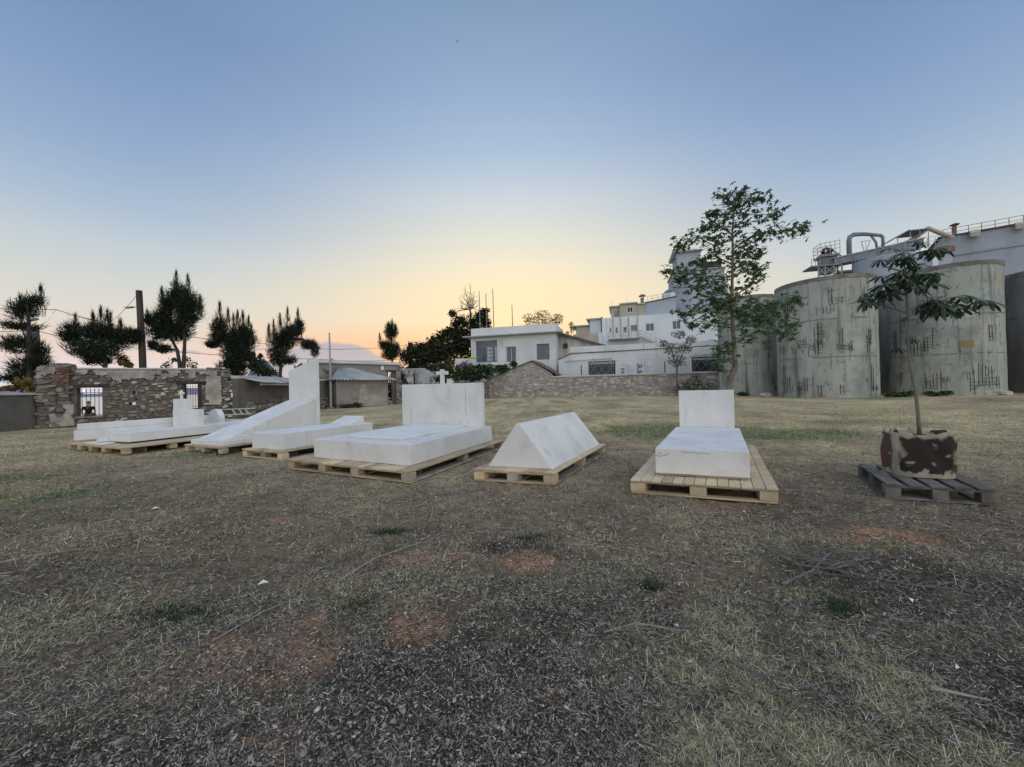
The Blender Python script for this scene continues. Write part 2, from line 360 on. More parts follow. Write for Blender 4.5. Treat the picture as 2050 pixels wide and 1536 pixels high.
M['bark'] = mat('grey_bark', [(0.3, (0.108, 0.096, 0.078)), (0.7, (0.228, 0.204, 0.168))], 7.0, 6, 0.9, 0.5, 40, stretch=(1, 1, 0.4))
M['bark_dark'] = mat('dark_bark', [(0.3, (0.035, 0.03, 0.026)), (0.7, (0.07, 0.06, 0.05))], 6.0, 6, 0.95, 0.4, 30)
M['dead_wood'] = mat('bleached_twig', [(0.3, (0.22, 0.20, 0.165)), (0.7, (0.36, 0.33, 0.28))], 12.0, 5, 0.9)
M['dead_grey'] = mat('grey_dead_branch', [(0.3, (0.10, 0.095, 0.085)), (0.7, (0.20, 0.19, 0.17))], 12.0, 5, 0.9)
M['burlap'] = mat('cream_root_bag', [(0.35, (0.40, 0.37, 0.27)), (0.6, (0.50, 0.47, 0.35))], 6.0, 8, 0.9, 0.4, 40, second=(3.2, 0.44, 0.50, (0.030, 0.018, 0.014), 0.97))
M['soil'] = mat('dark_soil', [(0.3, (0.03, 0.02, 0.015)), (0.7, (0.075, 0.05, 0.038))], 12.0, 8, 0.95, 0.8, 30)
M['skin'] = mat('skin', [(0.3, (0.30, 0.18, 0.13)), (0.7, (0.34, 0.21, 0.155))], 5, 3, 0.6)
M['black_cloth'] = mat('black_cloth', [(0.3, (0.010, 0.010, 0.011)), (0.7, (0.018, 0.018, 0.019))], 5, 3, 0.9)
M['paper'] = mat('white_paper', [(0.3, (0.72, 0.73, 0.74)), (0.7, (0.80, 0.80, 0.80))], 3, 3, 0.7)
M['pale_blue'] = mat('pale_blue_print', [(0.3, (0.35, 0.42, 0.58)), (0.7, (0.42, 0.48, 0.62))], 3, 3, 0.7)
M['navy'] = mat('navy_print', [(0.3, (0.03, 0.05, 0.09)), (0.7, (0.04, 0.06, 0.11))], 3, 3, 0.6)
M['yellow'] = mat('yellow_green_plastic', [(0.3, (0.55, 0.62, 0.05)), (0.7, (0.62, 0.68, 0.08))], 3, 3, 0.5)
M['ochre'] = mat('ochre_patch', [(0.3, (0.26, 0.20, 0.07)), (0.7, (0.31, 0.25, 0.10))], 3, 5, 0.9)
M['lime_patch'] = mat('limewash_patch', [(0.3, (0.396, 0.396, 0.348)), (0.7, (0.552, 0.540, 0.480))], 4, 8, 0.9)
M['leaf_cas'] = island_mat('casuarina_needles', [(0.0, (0.009, 0.016, 0.010)), (0.6, (0.023, 0.034, 0.021)), (1.0, (0.046, 0.058, 0.034))])
M['leaf_ev'] = island_mat('evergreen_leaves', [(0.0, (0.012, 0.018, 0.010)), (0.6, (0.032, 0.042, 0.020)), (1.0, (0.065, 0.075, 0.032))], noise=(0.6, 0.3))
M['leaf_hedge'] = island_mat('hedge_leaves', [(0.0, (0.015, 0.030, 0.012)), (0.6, (0.032, 0.060, 0.022)), (1.0, (0.060, 0.10, 0.035))], noise=(0.8, 0.35))
M['leaf_plane'] = island_mat('plane_leaves', [(0.0, (0.063, 0.109, 0.059)), (0.6, (0.109, 0.172, 0.089)), (1.0, (0.172, 0.242, 0.118))], translucent=0.35)
M['leaf_sap'] = mat('sapling_leaves', [(0.3, (0.034, 0.058, 0.032)), (0.7, (0.062, 0.096, 0.050))], 4.0, 5, 0.6, obj_var=0.3, translucent=0.2)
M['leaf_olive'] = island_mat('olive_grey_leaves', [(0.0, (0.06, 0.065, 0.045)), (0.6, (0.11, 0.115, 0.08)), (1.0, (0.17, 0.17, 0.12))])
M['leaf_yellow'] = island_mat('yellowing_leaves', [(0.0, (0.06, 0.045, 0.015)), (0.6, (0.14, 0.10, 0.03)), (1.0, (0.22, 0.16, 0.05))])
M['leaf_vt'] = island_mat('brownish_olive_leaves', [(0.0, (0.05, 0.05, 0.03)), (0.6, (0.09, 0.085, 0.05)), (1.0, (0.14, 0.12, 0.07))])  # brownish olive foliage colour
M['dry_shrub'] = island_mat('dry_reddish_twigs', [(0.0, (0.05, 0.032, 0.03)), (0.6, (0.11, 0.07, 0.065)), (1.0, (0.18, 0.13, 0.11))])
M['leaf_green'] = island_mat('broadleaf_green', [(0.0, (0.022, 0.040, 0.018)), (0.6, (0.045, 0.070, 0.030)), (1.0, (0.08, 0.11, 0.045))])

# ------------------------------------------------------------------ ground, sea, far shore
def vnoise(x, y, seed):
    xi = np.floor(x).astype(np.int64); yi = np.floor(y).astype(np.int64)
    xf = x - xi; yf = y - yi
    def h(a, b):
        n = (a * 374761393 + b * 668265263 + seed * 974634777) & 0xFFFFFFFF
        n = ((n ^ (n >> 13)) * 1274126177) & 0xFFFFFFFF
        return ((n ^ (n >> 16)) & 0xFFFF) / 65535.0
    u = xf * xf * (3 - 2 * xf); v = yf * yf * (3 - 2 * yf)
    return (h(xi, yi) * (1 - u) + h(xi + 1, yi) * u) * (1 - v) + (h(xi, yi + 1) * (1 - u) + h(xi + 1, yi + 1) * u) * v
def fbm(x, y, octv, seed):
    a, s, t = 0.5, 0.0, 0.0
    for i in range(octv):
        s = s + a * vnoise(x, y, seed + i); t += a
        x = x * 2.03 + 17.1; y = y * 2.03 + 9.7; a *= 0.55
    return s / t
def sstep(x, a, b):
    t = np.clip((x - a) / (b - a), 0, 1); return t * t * (3 - 2 * t)
def blobs(x, y, lst):
    r = np.zeros_like(x)
    for bx, by, rx, ry, a in lst:
        r = np.maximum(r, a * np.exp(-(((x - bx) / rx) ** 2 + ((y - by) / ry) ** 2)))
    return r
RED = [(-1.42, 1.90, 0.52, 0.28, 1.15), (-1.24, 2.21, 0.25, 0.18, 0.8), (-0.71, 2.34, 0.10, 0.07, 1.2), (-0.64, 3.00, 0.42, 0.16, 1.0), (0.10, 2.90, 0.22, 0.22, 1.0),
       (-0.54, 2.14, 0.22, 0.20, 0.9), (3.10, 3.20, 0.75, 0.30, 0.8), (-2.41, 3.95, 0.18, 0.10, 1.0), (-0.94, 1.45, 0.22, 0.12, 0.8), (-3.3, 3.2, 0.9, 0.3, 0.45), (2.3, 4.1, 0.9, 0.4, 0.5),
       (1.2, 7.6, 1.4, 0.7, 0.5), (0.18, 1.62, 0.07, 0.10, 0.8), (2.9, 6.4, 1.0, 0.8, 0.4)]
GREEN = [(6.8, 9.4, 2.0, 1.2, 1.35), (4.6, 10.6, 2.2, 2.0, 1.4), (10.5, 11.5, 2.2, .8, .8), (-3.0, 14, 3.5, .6, .7), (8.6, 9.2, 1.2, 0.9, 0.6), (-6.2, 5.2, 1.6, 0.7, 0.7), (-2.05, 2.27, 0.42, 0.10, 1.1), (-6.6, 8.4, 1.6, 0.45, 1.2), (-5.1, 4.4, 1.4, 0.5, 0.5),
         (24.5, 24.8, 2.6, 1.1, 1.0), (12.5, 14.5, 3.5, 1.4, 0.5), (-8.2, 6.4, 1.2, 0.7, 0.6)]
STRAW = [(0.95, 1.75, 0.5, 0.35, 0.9), (1.45, 1.75, 0.45, 0.4, 0.9), (1.17, 2.05, 0.35, 0.3, 0.8), (0.9, 1.35, 0.6, 0.3, 0.95), (1.75, 2.35, 0.5, 0.3, 0.6), (1.6, 3.1, 0.8, 0.4, 0.7), (1.5, 1.2, 0.5, 0.25, 0.9)]
MULCH = [(-0.2, 1.6, 0.75, 0.7, 1.0), (0.2, 2.3, 0.6, 0.5, 0.8), (2.5, 2.5, 1.2, 0.6, 0.8), (-1.6, 1.35, 0.9, 0.25, 0.8), (2.2, 1.5, 0.7, 0.5, 0.9), (-0.1, 3.15, 0.5, 0.2, 0.9)]
def ground_fields(x, y):
    n = fbm(x * 2.2, y * 2.2, 5, 3); n2 = fbm(x * 0.55, y * 0.55, 4, 21)
    n3 = fbm(x * 8, y * 8, 4, 61)
    red = sstep(blobs(x, y, RED) * (0.15 + 0.9 * n + 0.75 * n3), 0.34, 0.66)
    green = sstep(blobs(x, y, GREEN) * (0.5 + 1.0 * n), 0.30, 0.75)
    far = sstep(y + 3.0 * (n2 - 0.5) + 0.12 * np.abs(x), 5.0, 13.0)
    straw = np.clip(np.maximum(sstep(blobs(x, y, STRAW) * (-0.35 + 1.3 * n + 1.3 * n3), 0.3, 0.85) * 0.9, np.maximum(0.42 * sstep(fbm(x * 1.1, y * 1.1, 4, 88), 0.50, 0.66) * (y > 1.7), far * (0.06 + 0.5 * sstep(n2, 0.38, 0.6) + 0.7 * sstep(fbm(x * 0.8, y * 1.6, 4, 44), 0.42, 0.6)))), 0, 1)
    mulch = np.clip(sstep(blobs(x, y, MULCH) * (0.6 + 0.8 * n), 0.25, 0.8) + 0.35 * sstep(n, 0.5, 0.7) * (1 - far), 0, 1)
    return red, green, straw, mulch, n, n2
def coast(x, y):
    """0 on the land, 1 out in the bay beyond the ruined wall"""
    off = (x + 20.03) * -0.5321 + (y - 16.3) * 0.8467
    return sstep(off, 11.0, 15.0) * sstep(-x, 19.0, 22.0)
def axis(lo, hi, step, far, grow=1.16):
    a = list(np.arange(lo, hi + step, step)); s = step; p = a[-1]
    while p < far: s *= grow; p += s; a.append(p)
    s = step; p = a[0]; b = []
    while p > -far: s *= grow; p -= s; b.append(p)
    return np.array(b[::-1] + a)
gx = axis(-3.6, 4.4, 0.05, 6000); gy = axis(0.9, 5.2, 0.05, 6000)
GX, GY = np.meshgrid(gx, gy)
def ground_z(x, y):
    near = np.exp(-((x) ** 2 + (y - 2.5) ** 2) / 60.0)
    z = (fbm(x * 3.1, y * 3.1, 4, 77) - 0.5) * 0.07 * near + (fbm(x * 9, y * 9, 3, 91) - 0.5) * 0.035 * near
    return z - 5.0 * coast(x, y) - 0.012
GZ = ground_z(GX, GY)
ny, nx = GX.shape
me = bpy.data.meshes.new('ground')
co = np.stack([GX, GY, GZ], -1).reshape(-1, 3)
idx = np.arange(nx * ny).reshape(ny, nx)
quads = np.stack([idx[:-1, :-1], idx[:-1, 1:], idx[1:, 1:], idx[1:, :-1]], -1).reshape(-1, 4)
def fill_mesh(me, co, faces):
    k = faces.shape[1]
    me.vertices.add(len(co)); me.vertices.foreach_set('co', np.ascontiguousarray(co, dtype=np.float32).ravel())
    me.loops.add(faces.size); me.loops.foreach_set('vertex_index', np.ascontiguousarray(faces, dtype=np.int32).ravel())
    me.polygons.add(len(faces)); me.polygons.foreach_set('loop_start', np.arange(0, faces.size, k, dtype=np.int32))
    me.polygons.foreach_set('loop_total', np.full(len(faces), k, dtype=np.int32))
    me.update(calc_edges=True); me.validate()
fill_mesh(me, co, quads)
me.polygons.foreach_set('use_smooth', [True] * len(me.polygons))
red, green, straw, mulch, n, n2 = ground_fields(GX.ravel(), GY.ravel())
def mixc(c, d, f): return c * (1 - f[:, None]) + np.array(d)[None, :] * f[:, None]
c = np.tile(np.array([0.172, 0.145, 0.112]), (len(n), 1)) * (0.75 + 0.5 * n2)[:, None]
c = mixc(c, (0.078, 0.070, 0.058), mulch * 0.9)
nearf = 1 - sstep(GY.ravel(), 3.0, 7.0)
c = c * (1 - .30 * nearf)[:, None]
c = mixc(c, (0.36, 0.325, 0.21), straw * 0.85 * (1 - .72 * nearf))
c = mixc(c, (0.095, 0.120, 0.052), green * 0.9)
c = mixc(c, (0.235, 0.145, 0.10), red * 0.85)
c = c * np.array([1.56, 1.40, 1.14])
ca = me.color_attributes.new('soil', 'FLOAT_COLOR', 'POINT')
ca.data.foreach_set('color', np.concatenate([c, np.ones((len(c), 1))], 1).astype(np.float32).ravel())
gm = bpy.data.materials.new('yard_ground'); gm.use_nodes = True
nt = gm.node_tree; N, L = nt.nodes, nt.links
bs = N['Principled BSDF']; bs.inputs['Roughness'].default_value = 0.95; bs.inputs['Specular IOR Level'].default_value = 0.15
at = N.new('ShaderNodeAttribute'); at.attribute_name = 'soil'
ge = N.new('ShaderNodeNewGeometry')
def gnoise(scale, detail, lo, hi, a, b, rough=0.6):
    q = N.new('ShaderNodeTexNoise'); q.inputs['Scale'].default_value = scale; q.inputs['Detail'].default_value = detail; q.inputs['Roughness'].default_value = rough
    L.new(ge.outputs['Position'], q.inputs['Vector'])
    r = N.new('ShaderNodeMapRange'); L.new(q.outputs['Fac'], r.inputs[0])
    for i, v in ((1, lo), (2, hi), (3, a), (4, b)): r.inputs[i].default_value = v
    return r.outputs[0], q
v1, _ = gnoise(0.9, 8, 0.3, 0.7, 0.72, 1.28)
v2, _ = gnoise(45, 6, 0.3, 0.7, 0.55, 1.5, 0.75)
v3, _ = gnoise(4.5, 8, 0.3, 0.7, 0.65, 1.38, 0.7)
mm = N.new('ShaderNodeMath'); mm.operation = 'MULTIPLY'; L.new(v1, mm.inputs[0]); L.new(v2, mm.inputs[1])
mm2 = N.new('ShaderNodeMath'); mm2.operation = 'MULTIPLY'; L.new(mm.outputs[0], mm2.inputs[0]); L.new(v3, mm2.inputs[1])
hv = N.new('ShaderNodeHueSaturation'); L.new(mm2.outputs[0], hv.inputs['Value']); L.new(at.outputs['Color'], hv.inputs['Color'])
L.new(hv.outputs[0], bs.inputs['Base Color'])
_, q = gnoise(60, 8, 0, 1, 0, 1, 0.7)
bp = N.new('ShaderNodeBump'); bp.inputs['Strength'].default_value = 0.9; bp.inputs['Distance'].default_value = 0.012
L.new(q.outputs['Fac'], bp.inputs['Height']); L.new(bp.outputs[0], bs.inputs['Normal'])
me.materials.append(gm)
ground = link_mesh('ground', me); tag(ground, kind='structure')

# sea
sm = bpy.data.materials.new('calm_sea'); sm.use_nodes = True
nt = sm.node_tree; N, L = nt.nodes, nt.links
bs = N['Principled BSDF']; bs.inputs['Base Color'].default_value = (0.16, 0.19, 0.22, 1); bs.inputs['Roughness'].default_value = 0.12; bs.inputs['IOR'].default_value = 1.6
ge = N.new('ShaderNodeNewGeometry'); q = N.new('ShaderNodeTexNoise'); q.inputs['Scale'].default_value = 0.5; q.inputs['Detail'].default_value = 5
L.new(ge.outputs['Position'], q.inputs['Vector'])
bp = N.new('ShaderNodeBump'); bp.inputs['Strength'].default_value = 0.08; L.new(q.outputs['Fac'], bp.inputs['Height']); L.new(bp.outputs[0], bs.inputs['Normal'])
b = MB(); b.add([(-9000, 22, -1.6), (-15, 22, -1.6), (-15, 9000, -1.6), (-9000, 9000, -1.6)], [(0, 1, 2, 3)])
sea = b.build('sea', sm, recalc=False); tag(sea, kind='structure')
# far shore: a low ridge and one pointed mountain
hm = mat('distant_hills', [(0.3, (0.20, 0.21, 0.25)), (0.7, (0.26, 0.27, 0.31))], 0.002, 5, 1.0)  # distance haze put into the grey-blue hill colour
def ridge(name, dist, azs, hs, depth, m):
    vs, fs = [], []
    for a, h in zip(azs, hs):
        s, c_ = math.sin(rad(a)), math.cos(rad(a))
        vs += [(s * dist, c_ * dist, -20), (s * (dist + depth * 0.5), c_ * (dist + depth * 0.5), h), (s * (dist + depth), c_ * (dist + depth), -20)]
    for i in range(len(azs) - 1):
        for k in (0, 1): fs.append((3 * i + k, 3 * i + 3 + k, 3 * i + 4 + k, 3 * i + 1 + k))
    bb = MB(); bb.add(vs, fs)
    return tag(bb.build(name, m, smooth=True), kind='structure')
az_l = list(np.arange(-75, -10, 1.0))
ridge('hills', 4200, az_l, [62 + 30 * math.sin(a * 0.7) + 18 * math.sin(a * 1.9 + 1) + rnd.uniform(-6, 6) for a in az_l], 900, hm)
az_m = [-36.5, -35.5, -34.6, -34.0, -33.4, -32.8, -32.2, -31.6, -30.8, -29.8, -28.5]
ridge('distant_mountain', 8000, az_m, [60, 180, 330, 520, 640, 700, 600, 450, 330, 200, 80], 2500, hm)
lm = bpy.data.materials.new('lamp_glow'); lm.use_nodes = True
lb = lm.node_tree.nodes['Principled BSDF']; lb.inputs['Emission Color'].default_value = (1, 0.75, 0.35, 1); lb.inputs['Emission Strength'].default_value = 3.0
for i, (a, z) in enumerate([(-48.1, 46), (-48.7, 44), (-49.1, 50)]):
    b = MB(); b.extrude([(math.cos(t) * 5, math.sin(t) * 5) for t in np.linspace(0, 2 * math.pi, 8, endpoint=False)], 'z', -4, 4)
    o = b.build('town_light', lm, loc=(math.sin(rad(a)) * 4180, math.cos(rad(a)) * 4180, z))
    tag(o, ('warm lamp lit on the far shore, right one seen through the barred window', 'warm lamp lit on the far shore, middle one seen through the barred window', 'warm lamp lit on the far shore, left one seen through the barred window')[i], 'light', 'lamps on the far shore')

# ------------------------------------------------------------------ rubble stones
def stone_templates(m, count, seed, dome=0.35):
    r = random.Random(seed); out = []
    for t in range(count):
        n = 9; vs, fs = [], []
        base = []
        for k in range(n):
            a = 2 * math.pi * (k + r.uniform(-.25, .25)) / n
            ca, sa = math.cos(a), math.sin(a)
            q = 1 / max(abs(ca), abs(sa)); q = 0.5 * (0.45 * 1 + 0.55 * q) * r.uniform(0.88, 1.02)
            base.append((max(-.5, min(.5, ca * q * 1.05)), max(-.5, min(.5, sa * q * 1.05))))
        for (x, z) in base: vs.append((x, 0.5, z))
        for (x, z) in base: vs.append((x, -0.5 + dome + r.uniform(-.05, .05), z))
        for (x, z) in base: vs.append((x * .74, -0.5 + r.uniform(0, .12), z * .74))
        for k in range(n):
            j = (k + 1) % n
            fs += [(k, j, n + j, n + k), (n + k, n + j, 2 * n + j, 2 * n + k)]
        fs.append(tuple(range(2 * n, 3 * n)))
        b = MB(); b.add(vs, fs); out.append(b.mesh('stone', m))
    return out
def courses(r, u0, u1, z0, z1, hm, wm):
    cells = []; z = z0
    while z < z1 - 0.4 * hm:
        h = hm * r.uniform(0.7, 1.35); h = min(h, z1 - z); u = u0 + r.uniform(-.3, 0) * wm
        while u < u1 - 0.3 * wm:
            w = wm * r.choice([0.55, 0.8, 1.0, 1.0, 1.3, 1.7]); cells.append((u + w / 2 + r.uniform(-.1, .1) * w, z + h / 2 + r.uniform(-.3, .3) * h + .25 * hm * math.sin(u * 1.7 + z * 5), w * r.uniform(.8, 1.1), h * r.uniform(.65, 1.3))); u += w
        z += h
    return cells
def lay_stones(parent, cells, templ, y, depth, r, limit=300, proud=0.05, rest_mat=None, name='stone'):
    cells = sorted(cells, key=lambda c: -c[2] * c[3])
    for (u, z, w, h) in cells[:limit]:
        o = link_mesh(name, r.choice(templ), parent, loc=(u, y + r.uniform(-proud, proud * .4) + depth / 2, z), scale=(w * .95, depth, h * .94), rot=(0, r.uniform(-.16, .16), 0))
    rest = cells[limit:]
    if rest:
        b = MB()
        for (u, z, w, h) in rest:
            t = r.choice(templ); yo = y + r.uniform(-proud, proud * .4) + depth / 2
            b.add([(u + v.co.x * w * .95, yo + v.co.y * depth, z + v.co.z * h * .94) for v in t.vertices], [tuple(p.vertices) for p in t.polygons])
        tag(b.build('small_rubble', rest_mat or templ[0].materials[0], parent, recalc=False), kind='stuff')
T_RUIN = stone_templates(M['stone_ruin'], 8, 1)
T_RED = stone_templates(M['stone_red'], 4, 2)
T_WALL = stone_templates(M['stone_wall'], 8, 3)
T_PALE = stone_templates(M['lime_patch'], 3, 4)

# ------------------------------------------------------------------ boundary wall of the yard with the gabled outbuilding built into it
AW, RW = (-3.13, 47.59, 0), rad(-15.93)
t = thing('stone_boundary_wall', 'long rubble stone boundary wall with pale coping at the back of the yard', 'wall', AW, RW)
b = MB(); b.box(-5.5, 0.1, 0.02, 0.6, -.3, 2.05); b.box(8.2, 26.4, 0.02, 0.6, -.3, 2.27); b.box(0.1, 8.2, 0.02, 0.4, -.3, 1.6)
b.build('core', M['mortar_wall'], t)
b = MB(); b.box(8.0, 26.5, -.14, 0.75, 2.27, 2.47); b.build('coping', M['cap'], t, bevel=0.03)
r_ = random.Random(4)
cs = [c_ for c_ in courses(r_, -5.4, 26.3, 0.0, 2.28, 0.30, 0.52) if (c_[0] > 8.1 or c_[1] < 2.0) and not (0.1 < c_[0] < 8.2 and c_[1] > 1.55)]
lay_stones(t, cs, T_WALL + T_PALE[:1], -0.03, 0.25, r_, 300, 0.06)
# outbuilding
t = thing('stone_outbuilding', 'low gabled stone outbuilding with red tiled roof built into the boundary wall', 'outbuilding', AW, RW)
b = MB(); b.extrude([(-.1, 1.6), (8.25, 1.6), (8.25, 2.72), (5.8, 4.28), (1.7, 2.85), (0.06, 2.72)], 'y', 0.0, 4.4); b.build('gable_wall', M['mortar_wall'], t)
cs = [c_ for c_ in courses(r_, 0.1, 8.1, 1.6, 4.2, 0.24, 0.4) if c_[1] + c_[3] * .5 < min(2.8 + (c_[0] - 1.7) * .33 if c_[0] > 1.7 else 2.7, 4.28 - (c_[0] - 5.8) * .62 if c_[0] > 5.8 else 9)]
r_.shuffle(cs)
lay_stones(t, cs[:int(len(cs) * .62)], T_WALL, -0.05, 0.2, r_, 300, 0.03)
b = MB(); b.extrude([(1.5, 2.80), (5.8, 4.32), (5.8, 4.42), (1.4, 2.90)], 'y', -.12, 4.5); b.build('roof_edge', M['roof_dark'], t)
b = MB(); b.extrude([(5.8, 4.32), (8.9, 2.5), (8.9, 2.58), (5.8, 4.42)], 'y', -.12, 4.5); b.build('roof_deck', M['roof_dark'], t)
tb = MB()
for k in range(6): tb.add([(math.cos(math.pi * k / 5) * .5, y, math.sin(math.pi * k / 5) * .5) for y in (0, 1)], [])
tv = [(math.cos(math.pi * k / 5) * .5, y, math.sin(math.pi * k / 5) * (.55 if y == 0 else .42)) for k in range(6) for y in (0, 1)]
tb = MB(); tb.add(tv, [(2 * k, 2 * k + 2, 2 * k + 3, 2 * k + 1) for k in range(5)])
tile_me = tb.mesh('roof_tile', M['tile_red'])
sl = math.atan2(1.82, 3.1)
for i in range(8):
    for j in range(12):
        L_ = i * .44
        o = link_mesh('roof_tile', tile_me, t, loc=(8.95 - L_ * math.cos(sl) + 0.0, -.05 + j * .38, 2.53 + L_ * math.sin(sl) + .05), scale=(.36, .52, .2))
        o.rotation_euler = Matrix(((0, -math.cos(sl), math.sin(sl)), (1, 0, 0), (0, math.sin(sl), math.cos(sl)))).to_euler() if False else (0, 0, 0)
        m3 = Matrix((Vector((0, 1, 0)), Vector((-math.cos(sl), 0, math.sin(sl))), Vector((math.sin(sl), 0, math.cos(sl))))).transposed()
        o.rotation_euler = (m3 @ Matrix.Rotation(rnd.uniform(-.05, .05), 3, 'Z')).to_euler()
b = MB(); b.box(8.25, 10.0, 1.0, 2.3, 1.2, 2.55); b.build('lean_to', M['white_paint'], t)

# wire fence on the coping
t = thing('wire_fence', 'white wire mesh fence with arched tops and dark posts on the stone wall', 'fence', AW, RW)
posts = [8.88, 11.6, 14.7, 17.84, 20.65, 23.6]
for i, u in enumerate(posts):
    if i == 2: continue
    b = MB(); b.box(u - .05, u + .05, .16, .26, 2.47, 3.68); b.build('post', M['iron'], t)
def wire(b, p, q, w=.014): b.bar(p, q, w)
for i in range(len(posts) - 1):
    b = MB(); u0, u1 = posts[i] + .08, posts[i + 1] - .08; n_ = 14; dx = (u1 - u0) / n_
    for k in range(n_ + 1): wire(b, (u0 + k * dx, .21, 2.5), (u0 + k * dx, .21, 3.5))
    for z in (2.6, 2.85, 3.1, 3.35): wire(b, (u0, .21, z), (u1, .21, z))
    for k in range(0, n_, 1):
        c0 = u0 + k * dx
        for s_ in range(5):
            a0, a1 = math.pi * s_ / 5, math.pi * (s_ + 1) / 5
            wire(b, (c0 + dx * (1 - math.cos(a0)), .21, 3.5 + .55 * math.sin(a0)), (c0 + dx * (1 - math.cos(a1)), .21, 3.5 + .55 * math.sin(a1)))
    b.build('wire_panel', M['galv'], t, recalc=False)

# ------------------------------------------------------------------ window builder (local x right, y away, z up)
def window(parent, u0, u1, z0, z1, y, fm, gm_, mull=(1, 1), surround=None, fw_=.07, name='window'):
    b = MB(); fr = fw_
    b.box(u0, u0 + fr, y, y + .08, z0, z1); b.box(u1 - fr, u1, y, y + .08, z0, z1); b.box(u0 + fr, u1 - fr, y, y + .08, z1 - fr, z1); b.box(u0 + fr, u1 - fr, y, y + .08, z0, z0 + fr)
    f = b.build(name, fm, parent)
    b = MB()
    for i in range(1, mull[0]):
        x = u0 + (u1 - u0) * i / mull[0]; b.box(x - .03, x + .03, y + .01, y + .07, z0 + fr, z1 - fr)
    for j in range(1, mull[1]):
        z = z0 + (z1 - z0) * j / mull[1]; b.box(u0 + fr, u1 - fr, y + .015, y + .065, z - .02, z + .02)
    if b.v: b.build('mullion', fm, f)
    b = MB(); b.box(u0 + fr, u1 - fr, y + .04, y + .05, z0 + fr, z1 - fr); b.build('pane', gm_, f)
    if surround:
        b = MB(); w_ = surround
        b.box(u0 - w_, u0, y - .22, y - .14, z0 - w_, z1 + w_); b.box(u1, u1 + w_, y - .22, y - .14, z0 - w_, z1 + w_)
        b.box(u0, u1, y - .22, y - .14, z1, z1 + w_); b.box(u0, u1, y - .24, y - .14, z0 - w_, z0); b.build('surround', M['white_paint'], f)
    return f

# ------------------------------------------------------------------ white villa
t = thing('white_villa', 'single storey white villa with flat parapet roof and blue framed glazed veranda', 'house', AW, RW)
Y0 = 5.0
holes = [(-3.29, -.16, 4.75, 7.75), (1.07, 2.48, 4.6, 6.75), (5.33, 7.05, 4.78, 6.9)]
b = MB(); holed_wall(b, -3.95, 7.92, 0, 8.25, holes, Y0, Y0 + .35); b.box(-3.95, -3.6, Y0 + .35, 12, 0, 8.25); b.box(7.57, 7.92, Y0 + .35, 12, 0, 8.25); b.box(-3.6, 7.57, 11.7, 12, 0, 8.25)
b.build('wall', M['white_paint'], t)
b = MB(); b.box(-4.9, 8.75, Y0 - .8, 12.6, 8.25, 8.42); b.build('eave_slab', M['cap'], t, bevel=.02)
b = MB(); holed_wall(b, -3.95, 7.92, 8.42, 9.5, [], Y0, Y0 + .25); b.box(-3.95, -3.7, Y0 + .25, 12, 8.42, 9.5); b.box(7.67, 7.92, Y0 + .25, 12, 8.42, 9.5); b.box(-3.7, 7.67, 11.75, 12, 8.42, 9.5); b.build('parapet', M['white_paint'], t)
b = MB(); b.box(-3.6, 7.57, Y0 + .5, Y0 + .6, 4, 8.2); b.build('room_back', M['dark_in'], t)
f = window(t, -3.29, -.16, 4.75, 7.75, Y0 + .2, M['blue_frame'], M['glass'], (4, 1), None, .12, 'glazed_door')
b = MB(); b.box(-3.17, -.28, Y0 + .18, Y0 + .27, 6.95, 7.05)
for x in (-1.75, -.98): b.box(x - .06, x + .06, Y0 + .17, Y0 + .27, 4.87, 6.95)
b.build('transom', M['blue_frame'], f)
for i in range(3):
    for j in range(4):
        if i == 2: x0, x1 = -.55, -.28
        else: x0, x1 = -1.66 + i * .44, -1.30 + i * .44
        b = MB(); b.box(x0, x1, Y0 + .19, Y0 + .215, 4.95 + j * .5, 5.37 + j * .5); b.build('pane', M['glass_reflection'], f)
window(t, 1.07, 2.48, 4.6, 6.75, Y0 + .2, M['white_paint'], M['glass'], (2, 1), .22, .08)
window(t, 5.33, 7.05, 4.78, 6.9, Y0 + .2, M['blue_frame'], M['glass'], (3, 2), .22, .08)
for x0, x1, y_ in ((-3.95, -3.6, .1), (-.1, .1, .08)):
    b = MB(); b.box(x0, x1, Y0 - y_, Y0 - .003, 4.2, 8.2); b.build('pilaster', M['white_paint'], t)
# side wing with the sloping eave
b = MB(); b.extrude([(7.93, 0), (14.5, 0), (14.5, 6.25), (8.5, 8.2), (7.93, 8.2)], 'y', 7.2, 13.5); b.build('side_wing', M['stain_wall'], t)
b = MB(); b.extrude([(8.3, 8.2), (14.9, 6.0), (14.9, 6.25), (8.3, 8.48)], 'y', 6.6, 14); b.build('wing_roof', M['roof_dark'], t)
b = MB(); b.box(8.6, 9.15, 6.9, 7.19, 6.4, 7.0); b.build('vent_box', M['dark_in'], t)

